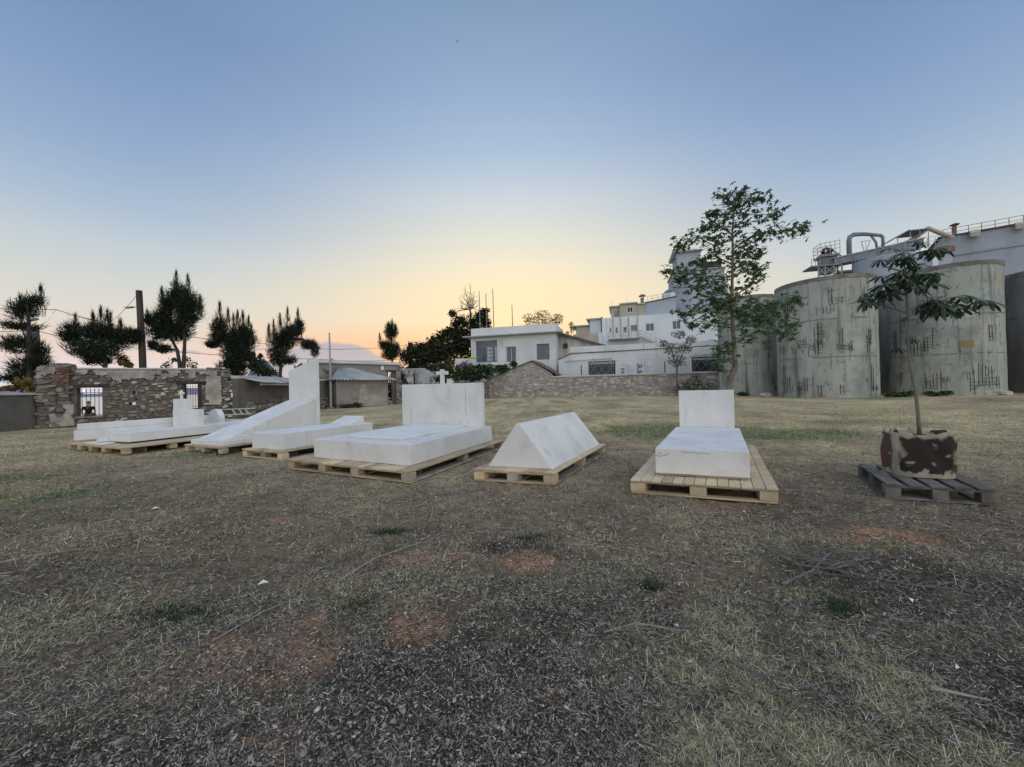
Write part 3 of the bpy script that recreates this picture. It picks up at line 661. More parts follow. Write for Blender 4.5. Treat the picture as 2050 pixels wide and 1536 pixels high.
# ------------------------------------------------------------------ long white building behind the fence
t = thing('long_white_building', 'long low white building with two grilled windows and a parapet behind the fence', 'building', AW, RW)
Y0 = 2.6
wins = [(12.22, 15.4, 2.39, 4.18), (23.74, 26.54, 2.5, 4.2)]
b = MB(); holed_wall(b, 10.22, 27.2, 0, 5.2, wins, Y0, Y0 + .4); b.extrude([(8.6, 0), (10.218, 0), (10.218, 5.2), (8.6, 4.5)], 'y', Y0, Y0 + .4); b.box(26.8, 27.2, Y0 + .4, 9, 0, 5.2)
b.build('wall', M['white_paint'], t)
b = MB(); b.extrude([(8.55, 4.5), (10.2, 5.2), (27.3, 5.35), (27.3, 5.43), (10.18, 5.29), (8.5, 4.58)], 'y', Y0 - .1, Y0 + .4); b.build('gutter_line', M['roof_dark'], t)
b = MB(); b.extrude([(10.05, 5.3), (27.2, 5.44), (27.2, 5.98), (10.05, 6.05)], 'y', Y0 + .02, Y0 + .35); b.build('parapet', M['white_paint'], t)
for u in (14.2, 18.6, 22.9): 
    b = MB(); b.box(u, u + .1, Y0 - .01, Y0 + .3, 5.46, 6.0); b.build('parapet_joint', M['cap'], t)
b = MB(); b.box(10.5, 27, Y0 + .4, 9, 5.0, 5.2); b.build('roof', M['cap'], t)
for (u0, u1, z0, z1) in wins:
    f = window(t, u0, u1, z0, z1, Y0 + .1, M['iron'], M['dark_in'], (3, 1), None, .14)
    b = MB(); n_ = 3; w_ = (u1 - u0 - .28) / n_
    for k in range(n_):
        x0 = u0 + .14 + k * w_; zc = (z0 + z1) / 2 - .08; h_ = (z1 - z0) / 2 - .25
        pts = [(x0 + .03, zc + h_), (x0 + w_ / 2, zc - h_ * .1), (x0 + w_ - .03, zc + h_), (x0 + w_ / 2, zc + h_ * .35), (x0 + .03, zc - h_), (x0 + w_ / 2, zc + h_ * .1), (x0 + w_ - .03, zc - h_)]
        for p, q_ in ((0, 1), (1, 2), (4, 5), (5, 6), (0, 3), (3, 2)): b.bar((pts[p][0], Y0 + .06, pts[p][1]), (pts[q_][0], Y0 + .06, pts[q_][1]), .035)
    b.build('grille', M['steel_grey'], f)
    b = MB(); b.box(u0 + .15, u1 - .15, Y0 + .07, Y0 + .12, z1 - .36, z1 - .14); b.build('roller_box', M['galv'], f)
for (u0, u1, z0, z1) in ((9.4, 15.1, 4.3, 4.46), (23.5, 26.5, 4.33, 4.55)):
    b = MB(); b.bar((u0, Y0 - .1, z0), (u1, Y0 - .1, z1), .07); 
    for x in (u1 - 2.3, u1 - .3): b.box(x - .09, x + .09, Y0 - .16, Y0 - .005, z1 - .42, z1 + .12)
    b.build('awning_rail', M['cap'], t)
# two printed notices on the wall
def notice(u0, z0, lab, cells):
    p = thing('notice_board', lab, 'notice', AW, RW)
    b = MB(); b.box(u0, u0 + 1.5, Y0 - .03, Y0 - .004, z0, z0 + 1.5); b.build('sheet', M['paper'], p)
    b = MB()
    for k in range(9):
        z = z0 + 1.38 - k * .15
        w_ = 0.55 + .45 * abs(math.sin(k * 2.3 + u0)); x0 = u0 + .48 + (.1 if k % 3 else 0)
        if k < 3: x0 = u0 + .1
        b.box(x0, min(x0 + w_, u0 + 1.44), Y0 - .036, Y0 - .032, z - .04, z + .02)
    b.build('print_line', M['pale_blue'], p)
    for (x, z, dark) in cells:
        b = MB(); b.box(u0 + x, u0 + x + .36, Y0 - .038, Y0 - .032, z0 + z, z0 + z + .36); q_ = b.build('pictogram', M['navy' if dark else 'paper'], p)
        b = MB(); b.extrude([(u0 + x + .07, z0 + z + .07), (u0 + x + .29, z0 + z + .07), (u0 + x + .22, z0 + z + .2), (u0 + x + .18, z0 + z + .3), (u0 + x + .14, z0 + z + .2)] if dark else [(u0 + x + .15, z0 + z + .06), (u0 + x + .21, z0 + z + .06), (u0 + x + .21, z0 + z + .3), (u0 + x + .15, z0 + z + .3)], 'y', Y0 - .043, Y0 - .039)
        b.build('symbol', M['paper' if dark else 'navy'], q_)
notice(16.0, 2.44, 'pale blue notice with two navy pictograms nearer the left grilled window', [(.04, .42, True), (.04, .0, True)])
notice(18.0, 2.5, 'pale blue notice with three pictograms in a column right of the dark fence post', [(.04, .66, True), (.04, .3, False), (.04, -.02, True)])

# ------------------------------------------------------------------ upper buildings
t = thing('balcony_building', 'upper white building with metal balcony, stair and small windows behind the long one', 'building', AW, RW)
Y0 = 14.0
wz = [(14.45, 14.8, 9.0, 9.7), (15.3, 15.72, 8.85, 9.78), (16.43, 17.0, 8.9, 9.75), (17.5, 18.45, 8.95, 9.95), (19.6, 20.75, 8.9, 10.0), (23.2, 24.3, 8.95, 10.15)]
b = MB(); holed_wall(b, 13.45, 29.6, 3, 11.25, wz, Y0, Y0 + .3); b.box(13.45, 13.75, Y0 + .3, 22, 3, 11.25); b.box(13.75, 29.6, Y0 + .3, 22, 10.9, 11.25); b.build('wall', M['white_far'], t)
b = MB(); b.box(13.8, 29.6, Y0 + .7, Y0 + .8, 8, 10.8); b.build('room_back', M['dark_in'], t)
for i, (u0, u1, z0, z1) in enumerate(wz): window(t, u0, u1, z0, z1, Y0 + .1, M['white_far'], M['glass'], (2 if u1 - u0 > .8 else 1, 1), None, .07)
b = MB(); b.box(14.3, 18.7, Y0 - 1.3, Y0 - .003, 7.85, 8.0); b.build('balcony_slab', M['cap'], t)
b = MB()
for u in (14.35, 15.4, 16.5, 17.6, 18.65): b.bar((u, Y0 - 1.25, 8.0), (u, Y0 - 1.25, 9.0), .06)
for z in (8.35, 8.7, 9.0): b.bar((14.35, Y0 - 1.25, z), (18.65, Y0 - 1.25, z), .05)
b.build('balcony_railing', M['beige_render'], t)
for u in (15.05, 16.15, 17.25, 18.5):
    b = MB(); b.box(u - .07, u + .07, Y0 - .16, Y0 - .003, 8.0, 11.2); b.build('drain_pipe', M['beige_render'], t)
b = MB(); b.bar((18.7, Y0 - 1.0, 7.95), (21.6, Y0 - 1.0, 6.4), .12, .5)
b.bar((18.7, Y0 - 1.25, 9.0), (21.6, Y0 - 1.25, 7.4), .05); b.bar((18.7, Y0 - 1.25, 8.5), (21.6, Y0 - 1.25, 6.9), .05)
for k in range(5): b.bar((18.8 + k * .68, Y0 - 1.25, 7.95 - k * .37), (18.8 + k * .68, Y0 - 1.25, 8.95 - k * .37), .05)
b.build('outside_stair', M['beige_render'], t)
b = MB(); b.box(14.2, 14.5, Y0 - .2, Y0 - .003, 8.4, 11.1); b.build('corner_pier', M['white_far'], t)
t = thing('beige_penthouse', 'beige rooftop storey with flat slabs and a mushroom chimney above the balcony building', 'building', AW, RW)
Y0 = 15.2
b = MB(); b.box(14.75, 16.05, Y0, 21, 11.26, 13.0); b.box(16.05, 18.45, Y0 - .5, 21, 11.26, 13.2); b.box(18.45, 19.6, Y0, 21, 11.26, 13.1); b.build('wall', M['beige_render'], t)
b = MB(); b.box(14.5, 16.0, Y0 - .3, 21.3, 13.0, 13.15); b.box(16.0, 18.6, Y0 - .8, 21.3, 13.2, 13.38); b.box(18.6, 19.7, Y0 - .2, 21.3, 13.12, 13.28); b.build('roof_slab', M['cap'], t)
window(t, 17.1, 17.95, 11.9, 12.75, Y0 - .6, M['white_far'], M['dark_in'], (2, 1), None, .08)
b = MB(); b.box(15.2, 15.95, Y0 - .06, Y0 - .004, 11.3, 12.4); b.build('door', M['wood_grey'], t)
b = MB(); b.box(19.15, 19.65, 17, 17.6, 13.28, 14.5); b.build('chimney', M['cement'], t)
b = MB(); b.extrude([(18.9, 14.75), (19.9, 14.75), (19.4, 15.0)], 'y', 16.8, 17.8); b.bar((19.2, 17.1, 14.5), (19.2, 17.1, 14.75), .05); b.bar((19.6, 17.5, 14.5), (19.6, 17.5, 14.75), .05); b.build('chimney_hood', M['cement'], t)
b = MB()
for u in (14.95, 17.2): b.bar((u, 17, 13.1), (u, 17, 14.3), .05)
b.build('aerial', M['galv'], t)
t = thing('grey_roof_block', 'plain grey upper block with a white roof railing beside the tower', 'building', AW, RW)
b = MB(); b.extrude([(19.62, 11.26), (23.9, 11.26), (23.9, 13.85), (19.62, 13.3)], 'y', 15.4, 22); b.build('wall', M['grey_render'], t)
b = MB(); b.extrude([(19.6, 13.3), (24.0, 13.87), (24.0, 13.97), (19.6, 13.4)], 'y', 15.2, 22); b.build('roof_edge', M['roof_dark'], t)
b = MB()
for k in range(5): b.bar((20 + k * .75, 15.6, 13.4 + k * .09), (20 + k * .75, 15.6, 14.25 + k * .09), .045)
for z in (.45, .85): b.bar((20, 15.6, 13.4 + z), (23.2, 15.6, 13.8 + z), .04)
b.build('railing', M['galv'], t)
b = MB(); b.box(22.2, 23.9, 15.7, 17, 13.8, 14.6); b.build('roof_box', M['white_far'], t)
t = thing('stepped_white_house', 'stepped white and beige house with thin roof slabs left of the balcony building', 'house', AW, RW)
b = MB(); b.box(9.1, 11.35, 18.4, 24, 3, 10.85); b.build('rear_wall', M['beige_render'], t)
b = MB(); b.box(8.5, 11.6, 18.0, 24, 10.87, 11.05); b.build('rear_roof', M['cap'], t)
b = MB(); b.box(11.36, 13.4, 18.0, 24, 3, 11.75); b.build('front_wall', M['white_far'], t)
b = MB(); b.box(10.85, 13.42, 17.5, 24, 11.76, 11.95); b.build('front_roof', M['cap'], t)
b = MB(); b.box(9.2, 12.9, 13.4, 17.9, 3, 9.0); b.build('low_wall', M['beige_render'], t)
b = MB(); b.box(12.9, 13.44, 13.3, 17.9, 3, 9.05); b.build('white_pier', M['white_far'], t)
b = MB(); b.box(13.1, 13.4, 17.7, 17.99, 8.8, 12.1); b.build('rusty_stack', M['steel_red'], t)
window(t, 9.6, 10.1, 9.15, 9.6, 18.3, M['beige_render'], M['dark_in'], (1, 1), None, .05)
window(t, 11.8, 12.7, 8.9, 9.3, 17.9, M['steel_red'], M['dark_in'], (1, 1), None, .05)
# tower
t = thing('white_tower', 'tall pale grey plant tower with rounded lower drum and boxy head behind the plane tree', 'tower', AW, RW)
def drum(b, cx, cy, R, z0, z1, n=28, wob=0.0):
    b.extrude([(cx + math.cos(2 * math.pi * k / n) * R, cy + math.sin(2 * math.pi * k / n) * R) for k in range(n)], 'z', z0, z1)
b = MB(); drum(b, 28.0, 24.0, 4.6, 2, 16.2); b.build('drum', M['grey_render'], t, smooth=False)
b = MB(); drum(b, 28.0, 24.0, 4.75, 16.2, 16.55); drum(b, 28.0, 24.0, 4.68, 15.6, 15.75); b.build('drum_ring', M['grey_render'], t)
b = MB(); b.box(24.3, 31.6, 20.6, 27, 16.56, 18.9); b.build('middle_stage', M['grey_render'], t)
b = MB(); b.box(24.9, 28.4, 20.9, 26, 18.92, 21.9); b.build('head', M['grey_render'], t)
b = MB(); b.extrude([(24.5, 21.9), (28.6, 21.9), (28.6, 22.05), (24.3, 22.2)], 'y', 20.4, 26.4); b.build('head_roof', M['cap'], t)
b = MB(); b.box(24.1, 31.8, 20.3, 27.2, 18.8, 18.92); b.build('stage_roof', M['cap'], t)
b = MB(); b.box(28.3, 31.2, 20.5, 20.59, 19.0, 19.9); b.box(28.6, 30.9, 20.7, 24, 18.93, 20.0); b.build('head_opening', M['dark_in'], t)
b = MB(); b.bar((23.9, 21, 13.9), (24.6, 21, 18.8), .12); b.build('brace_pipe', M['galv'], t)
b = MB(); b.box(26.2, 26.3, 19.37, 19.45, 6, 15.6); b.build('down_pipe', M['galv'], t)

# ------------------------------------------------------------------ concrete silos
def silo(cx, cy, R, H, lab, m, seed, rebars, bands=(2.9, 5.6)):
    r = random.Random(seed)
    t = thing('concrete_silo', lab, 'silo', (cx, cy, 0), 0, 'round concrete silos in a row')
    n = 72; b = MB(); vs, fs = [], []
    zs = [-.3, 0.5, 1.5, 2.5, 3.5, 4.5, 5.5, 6.5, 7.5, H - .35, H]
    for z in zs:
        for k in range(n):
            a = 2 * math.pi * k / n; q = R + r.uniform(-.012, .012) + (.03 if z > H - .4 else 0)
            vs.append((math.cos(a) * q, math.sin(a) * q, z + (r.uniform(-.05, .05) if z == H else 0)))
    for i in range(len(zs) - 1):
        for k in range(n): fs.append((i * n + k, i * n + (k + 1) % n, (i + 1) * n + (k + 1) % n, (i + 1) * n + k))
    top = (len(zs) - 1) * n
    for k in range(n):
        a = 2 * math.pi * k / n; vs.append((math.cos(a) * (R - .3), math.sin(a) * (R - .3), H - .03)); 
    b0 = len(zs) * n
    for k in range(n): fs.append((top + k, top + (k + 1) % n, b0 + (k + 1) % n, b0 + k))
    fs.append(tuple(range(b0, b0 + n)))
    b.add(vs, fs); b.build('shell', m, t, smooth=False, recalc=True)
    b = MB()
    def onsurf(a, z, o): return (math.cos(a) * (R + o), math.sin(a) * (R + o), z)
    for k in range(n):
        a0, a1 = 2 * math.pi * k / n, 2 * math.pi * (k + 1) / n
        h = .14 + .025 * math.sin(k * 1.7) + .03 * r.random(); 
        vs = [onsurf(a, z, o) for a in (a0, a1) for z in (H - h - .1, H + .03) for o in (.02, .06)]
        b.add(vs, [(0, 2, 3, 1), (4, 5, 7, 6), (1, 3, 7, 5), (2, 6, 7, 3), (0, 1, 5, 4)])
    b.build('rim', M['rim'], t)
    ca = math.atan2(-cy, -cx)
    b = MB()
    for z in bands:
        for k in range(24):
            if r.random() < .28: continue
            a0 = ca - 1.3 + 2.6 * k / 24; a1 = a0 + 2.6 / 24
            vs = [onsurf(a, zz, o) for a in (a0, a1) for zz in (z - .022 + r.uniform(-.01, .01), z + .022) for o in (-.02, .025)]
            b.add(vs, [(0, 2, 3, 1), (4, 5, 7, 6), (1, 3, 7, 5), (2, 6, 7, 3), (0, 1, 5, 4)])
    tag(b.build('pour_joint', M['rim'], t), kind='stuff')
    b = MB()
    for (fa, z0, w, h) in rebars:                     # exposed grid of rusty bars: fraction across the face, foot height, width, height
        a0 = ca + fa
        nv = max(2, int(w / .2)); nh = max(2, int(h / .24))
        for i in range(nv):
            if r.random() < .12: continue
            a = a0 + i * .19 / R; z1_ = z0 + h * r.uniform(.75, 1.0); zz0 = z0 + r.uniform(0, .12) * h
            b.bar(onsurf(a, zz0, .025), onsurf(a + r.uniform(-.006, .006), z1_, .03), .02)
        for j in range(nh):
            if r.random() < .12: continue
            z = z0 + j * .24 + r.uniform(-.03, .03); i0 = r.randint(0, max(0, nv - 2)); i1 = r.randint(i0 + 1, nv)
            b.bar(onsurf(a0 + i0 * .19 / R, z, .045), onsurf(a0 + i1 * .19 / R, z, .04), .017)
    tag(b.build('exposed_rebar', M['rebar'], t, recalc=False), kind='stuff')
    return t, onsurf, ca
def rb(seed, n):
    r = random.Random(seed); o = []
    for _ in range(n): o.append((r.uniform(-1.15, 1.0), r.choice([0.1, 0.2, 3.0, 3.2, 5.8, 6.4]) + r.uniform(0, .8), r.choice([.25, .4, .6, .9, 1.2]), r.choice([.5, .8, 1.2, 1.8])))
    return o
silo(24.21, 29.69, 3.05, 8.62, 'weathered concrete silo with bare rusty bars right behind the small plane tree', M['concrete'], 1, rb(8, 26) + [(-.18, 3.2, .4, 2.2), (-.30, 3.0, .95, .9), (-.95, .2, .9, 1.6), (-.8, 4.6, 1.2, .9), (-.14, .1, .35, 1.0), (.85, 3.1, .5, 1.4), (.1, 6.6, .35, 1.3), (.0, 6.0, .8, .6)])
t_, os_, ca_ = silo(32.51, 28.96, 2.95, 9.15, 'weathered concrete silo with an ochre patch behind the bagged sapling', M['concrete'], 2, rb(15, 14) + [(-.62, 3.0, .8, .9), (-.78, 4.6, .5, 1.8), (.42, .2, .4, 1.6), (-.30, 7.0, .4, 1.0), (.55, 5.4, .5, 1.0), (-.55, 3.2, 1.1, .8)])
def patch(t, os_, a0, a1, z0, z1, m, name):
    b = MB(); n = 6
    for k in range(n):
        x0, x1 = a0 + (a1 - a0) * k / n, a0 + (a1 - a0) * (k + 1) / n
        b.add([os_(a, z, o) for a in (x0, x1) for z in (z0 + .05 * math.sin(k * 2.1), z1 + .06 * math.sin(k * 3.3)) for o in (-.02, .02)], [(0, 2, 3, 1), (4, 5, 7, 6), (1, 3, 7, 5), (2, 6, 7, 3), (0, 1, 5, 4)])
    b.build(name, m, t)
patch(t_, os_, ca_ + .26, ca_ + .50, 3.35, 3.75, M['ochre'], 'ochre_patch')
patch(t_, os_, ca_ + .24, ca_ + .58, 5.35, 6.0, M['lime_patch'], 'lime_patch')
silo(22.41, 36.5, 2.42, 9.0, 'shadier concrete silo furthest back, half hidden by the plane tree', M['concrete'], 3, rb(30, 12))
silo(40.9, 28.3, 3.1, 8.9, 'concrete silo darkened with painted shade at the right edge of the view', M['concrete_shade'], 4, [])
t = thing('gap_shade_wall', 'added dark wall standing in for the shade in the gaps behind the silos', 'wall', (21, 36, 0), math.atan2(-4, 26))  # wall added so the gaps between silos look dark
b = MB(); b.box(3, 30, 0, .5, -.2, 8.2); b.build('wall', M['concrete_shade'], t)

# ------------------------------------------------------------------ plant on the skyline at the right
AK = (37.93, 47, 0)
t = thing('loading_platform', 'steel loading platform with mesh cage and lattice legs on the skyline', 'platform', AK, RW)
b = MB(); b.box(-.8, 2.3, 0, 2.4, 15.2, 15.36); b.build('lower_deck', M['steel_grey'], t)
b = MB(); b.box(.35, 2.35, .3, 2.2, 16.45, 16.7); b.build('cage_floor', M['steel_grey'], t)
b = MB(); b.box(.7, 2.0, .6, 2.0, 14.5, 16.45); b.build('hopper', M['steel_grey'], t)
b = MB()
for x in (.35, .85, 1.35, 1.85, 2.35):
    for y in (.3, 2.2): b.bar((x, y, 16.7), (x, y, 18.1 + (x - .35) * .12), .05)
for z in (17.15, 17.6, 18.05):
    b.bar((.35, .3, z), (2.35, .3, z + .2), .045); b.bar((.35, 2.2, z), (2.35, 2.2, z + .2), .045); b.bar((.35, .3, z), (.35, 2.2, z), .045)
b.build('cage_rail', M['galv'], t)
b = MB()
for x in (-.75, -.3, .15): b.bar((x, .05, 15.36), (x, .05, 16.15), .05)
for z in (15.75, 16.15): b.bar((-.75, .05, z), (.35, .05, z + .1), .045)
b.build('deck_rail', M['galv'], t)
b = MB()
for x in (0.0, .7, 1.6, 2.4):
    b.bar((x, .2, 0), (x, .2, 15.2), .1)
for x0, x1 in ((0, .7), (.7, 1.6), (1.6, 2.4)):
    for z in (13.2, 14.2): b.bar((x0, .2, z), (x1, .2, z + 1.0), .06); b.bar((x1, .2, z), (x0, .2, z + 1.0), .06)
b.build('lattice_leg', M['galv'], t)
b = MB(); b.tube([(1.35 + .42 * math.cos(a), 1.2, 17.2 + .42 * math.sin(a)) for a in np.linspace(0, 2 * math.pi, 9)], .2, 6, False); b.tube([(1.0, 1.0, 16.9), (1.6, 1.3, 17.0), (1.9, 1.3, 17.5)], .3, 7); b.build('winch', M['timber'], t)
b = MB(); b.tube([(1.3, 1.2, 17.75), (1.7, 1.2, 17.6), (2.9, 1.2, 16.5)], .09, 6); b.build('feed_pipe', M['galv'], t)
t = thing('conveyor_gallery', 'long grey sloping conveyor gallery on trestles above the silos', 'conveyor', AK, RW)
b = MB(); b.add([(1.7, .2, 15.3), (10.4, .2, 16.35), (10.4, 2.0, 16.35), (1.7, 2.0, 15.3), (1.7, .2, 16.0), (10.4, .2, 17.35), (10.4, 2.0, 17.35), (1.7, 2.0, 16.0)], [(3, 2, 1, 0), (4, 5, 6, 7), (0, 1, 5, 4), (1, 2, 6, 5), (2, 3, 7, 6), (3, 0, 4, 7)]); b.build('gallery', M['steel_grey'], t)
b = MB(); b.add([(1.6, .1, 16.02), (10.5, .1, 17.38), (10.5, 2.1, 17.38), (1.6, 2.1, 16.02), (1.6, .1, 16.14), (10.5, .1, 17.5), (10.5, 2.1, 17.5), (1.6, 2.1, 16.14)], [(3, 2, 1, 0), (4, 5, 6, 7), (0, 1, 5, 4), (1, 2, 6, 5), (2, 3, 7, 6), (3, 0, 4, 7)]); b.build('gallery_roof', M['galv'], t)
for x in (2.6, 4.2, 5.3, 6.4, 8.0):
    b = MB(); b.box(x - .07, x + .07, .5, .64, 0, 15.35 + (x - 1.7) * .12); b.box(x - .07, x + .07, 1.5, 1.64, 0, 15.35 + (x - 1.7) * .12); b.build('trestle', M['steel_grey'], t)
b = MB(); b.box(2.2, 5.9, .2, 1.9, 14.3, 14.5); b.build('walkway', M['steel_grey'], t)
b = MB(); b.bar((5.2, 1, 16.4), (4.85, 1, 18.0), .06); b.bar((5.2, 1, 16.4), (5.75, 1, 18.0), .06); b.bar((4.85, 1, 18.0), (5.75, 1, 18.0), .06); b.bar((5.3, 1, 16.5), (5.3, 1, 17.8), .04); b.build('triangle_frame', M['galv'], t)
t = thing('bent_duct', 'dark inverted U shaped duct rising from the conveyor gallery', 'duct', AK, RW)
b = MB(); b.tube([(3.7, 1.2, 16.0), (3.7, 1.2, 18.3), (3.8, 1.2, 18.75), (4.2, 1.2, 19.0), (5.2, 1.2, 18.95), (6.9, 1.2, 18.55), (7.1, 1.2, 18.3), (7.1, 1.2, 17.0)], [.27, .27, .27, .27, .24, .2, .17, .15], 8); b.build('main_pipe', M['steel_grey'], t, smooth=True)
b = MB(); b.tube([(5.9, 1.2, 18.75), (6.4, 1.2, 17.8), (6.5, 1.2, 17.0)], .14, 6); b.build('branch_pipe', M['steel_grey'], t, smooth=True)
t = thing('peaked_pipe', 'pale pipe bent to a peak between the gallery and the big shed', 'pipe', AK, RW)
b = MB(); b.tube([(8.9, 2, 16.8), (11.95, 2, 19.05), (14.2, 2, 17.6)], [.25, .27, .27], 8); b.build('pipe', M['beige_render'], t, smooth=True)
t = thing('inspection_roof', 'small tilted sheet roof on thin legs above the conveyor', 'canopy', AK, RW)
b = MB(); b.add([(7.6, .5, 17.6), (9.3, .5, 18.6), (9.3, 3, 18.6), (7.6, 3, 17.6), (7.6, .5, 17.7), (9.3, .5, 18.7), (9.3, 3, 18.7), (7.6, 3, 17.7)], [(3, 2, 1, 0), (4, 5, 6, 7), (0, 1, 5, 4), (1, 2, 6, 5), (2, 3, 7, 6), (3, 0, 4, 7)])
b.box(9.3, 11.2, .5, 3, 18.52, 18.62); b.build('sheet_roof', M['steel_grey'], t)
b = MB()
for x, z in ((8.2, 17.9), (9.4, 18.5), (10.3, 18.5), (11.1, 18.5)): b.bar((x, .6, 16.4), (x, .6, z), .06)
b.build('leg', M['galv'], t)
t = thing('settling_tank', 'pale grey round tank with a thin railing behind the right silos', 'tank', AK, RW)
b = MB(); drum(b, 6.3, -.5, 2.9, 0, 15.1, 32); b.build('tank_shell', M['grey_render'], t)
b = MB()
for k in range(24):
    a = 2 * math.pi * k / 24; a1 = 2 * math.pi * (k + 1) / 24
    p = lambda a, z: (6.3 + 2.85 * math.cos(a), -.5 + 2.85 * math.sin(a), z)
    b.bar(p(a, 15.1), p(a, 15.95), .04); b.bar(p(a, 15.95), p(a1, 15.95), .04); b.bar(p(a, 15.55), p(a1, 15.55), .035)
b.build('tank_railing', M['galv'], t, recalc=False)
t = thing('plant_annex', 'grey concrete annex and white pillar between tank and big shed', 'building', AK, RW)
b = MB(); b.box(8.6, 12.8, 0, 5, 0, 15.3); b.build('block', M['grey_render'], t)
b = MB(); b.box(9.9, 10.4, -1.8, -1.3, 0, 15.3); b.build('pillar', M['white_far'], t)
b = MB(); b.box(10.9, 12.9, -.3, 5, 15.5, 16.1); b.build('red_beam', M['steel_red'], t)
b = MB()
for k in range(8): b.bar((8.4 + k * .7, -.2, 16.2), (8.4 + k * .7, -.2, 17.2), .045)
for z in (16.7, 17.2): b.bar((8.4, -.2, z), (13.3, -.2, z + .3), .04)
b.build('handrail', M['galv'], t)
# big shed
AH, RH = (51.93, 46, 0), math.atan2(-.6183, .7859)
t = thing('industrial_shed', 'big pale grey industrial shed with a rooftop railing at the right edge', 'shed', AH, RH)
b = MB(); b.box(-.05, 16, 0, 12, 0, 17.95); b.build('wall', M['grey_render'], t)
b = MB(); b.box(-.3, 16, -.25, 12, 17.96, 18.1); b.build('roof_edge', M['roof_dark'], t)
b = MB(); b.box(-.05, 16, -.12, -.004, 15.6, 15.8); b.build('wall_band', M['galv'], t)
b = MB()
for k in range(14): b.bar((.2 + k * 1.0, .3, 18.1), (.2 + k * 1.0, .3, 19.0), .05)
for z in (18.55, 19.0): b.bar((.2, .3, z), (13.2, .3, z), .045)
b.build('roof_railing', M['steel_red'], t)
for u in (2.1, 5.4):
    b = MB(); b.extrude([(-.9, 17.3), (-.253, 17.5), (-.253, 18.2), (-.9, 17.8)], 'x', u, u + .75); b.build('roof_cowl', M['beige_render'], t)
b = MB(); b.box(1.05, 1.4, .8, 1.2, 18.1, 19.35); b.build('chimney', M['steel_red'], t)
b = MB(); b.extrude([(.85, 19.5), (1.65, 19.5), (1.25, 19.65)], 'y', .6, 1.4); b.bar((1.2, 1, 19.3), (1.2, 1, 19.5), .06); b.build('chimney_hood', M['steel_red'], t)

# ------------------------------------------------------------------ ruined stone wall
AR, RR = (-20.03, 16.30, 0), rad(32.15)
t = thing('ruined_stone_wall', 'ruined schist wall with two barred window openings, broken ends and patches of old plaster', 'wall', AR, RR)
WL = (1.08, 1.88, .44, 1.70); WR = (4.74, 5.26, .62, 1.80)
gaps = [(2.88, 3.02, 1.36, 1.52), (2.95, 3.03, 1.08, 1.16), (2.76, 2.98, .86, .99)]
b = MB(); holed_wall(b, 0.9, 6.05, -.3, 2.50, [WL, WR] + gaps, 0.0, .45); b.box(-.02, 0.898, -.14, .5, -.3, 2.55); b.box(6.052, 6.45, 0.02, .42, -.3, 2.35); b.box(6.452, 6.68, .04, .38, -.3, 1.5)
b.build('core', M['mortar'], t)
r_ = random.Random(9)
def clear(c_, bx, m=.0): return c_[0] + c_[2] / 2 < bx[0] + m or c_[0] - c_[2] / 2 > bx[1] - m or c_[1] + c_[3] / 2 < bx[2] + m or c_[1] - c_[3] / 2 > bx[3] - m
top_at = lambda u: 2.74 if u < .95 else (2.5 if u < 5.6 else (2.66 if u < 6.4 else 2.66 - (u - 6.4) * 2.3))
raw = courses(r_, -.05, 6.85, 0.0, 2.66, .118, .25)
cs = [c_ for c_ in raw if c_[1] + c_[3] / 2 < top_at(c_[0]) and all(clear(c_, w, .03) for w in (WL, WR)) and all(clear(c_, w, .02) for w in gaps)]
red_c = [c_ for c_ in cs if (.52 < c_[0] < .98 and 1.7 < c_[1] < 2.55) or r_.random() < .05]
oth = [c_ for c_ in cs if c_ not in red_c]
pal = [c_ for c_ in oth if r_.random() < .07]; oth = [c_ for c_ in oth if c_ not in pal]
pier = [(u, z, w * 1.25, h * 1.3) for (u, z, w, h) in oth if u < .95 and r_.random() < .8]; oth = [c_ for c_ in oth if c_[0] >= .95]
lay_stones(t, pier, T_RUIN, -.20, .24, r_, 90, .06)
lay_stones(t, oth, T_RUIN, -.055, .22, r_, 190, .05)
lay_stones(t, [c_ for c_ in red_c if c_[0] < .95], T_RED, -.21, .24, r_, 40, .05); lay_stones(t, [c_ for c_ in red_c if c_[0] >= .95][:8], T_RED, -.06, .22, r_, 40, .05)
for (u, z, w, h) in [(6.42, 1.0, .26, .13), (6.62, .78, .30, .12), (6.56, 1.42, .2, .14), (6.3, .62, .22, .1)]: link_mesh('stone', T_PALE[1], t, loc=(u, -.04, z), scale=(w, .26, h))
lay_stones(t, pal, T_PALE, -.07, .22, r_, 30, .04)
# rounded broken heads of the piers
for (u, z, w, h) in [(.12, 2.58, .34, .22), (.42, 2.66, .4, .24), (.75, 2.66, .42, .26), (.9, 2.52, .3, .2), (5.75, 2.56, .4, .16), (6.1, 2.6, .45, .16), (6.38, 2.48, .3, .2), (6.5, 2.2, .34, .18), (6.6, 1.9, .3, .2), (6.66, 1.6, .28, .16), (6.72, 1.3, .3, .16), (6.7, 1.0, .34, .18), (6.7, .8, .3, .12)]:
    link_mesh('stone', r_.choice(T_RUIN + T_RED[:1]), t, loc=(u, .2, z), scale=(w, .56, h), rot=(0, r_.uniform(-.12, .12), 0))
b = MB(); b.box(1.12, 5.62, -.1, .55, 2.50, 2.585); b.build('coping', M['cap'], t, bevel=.02)
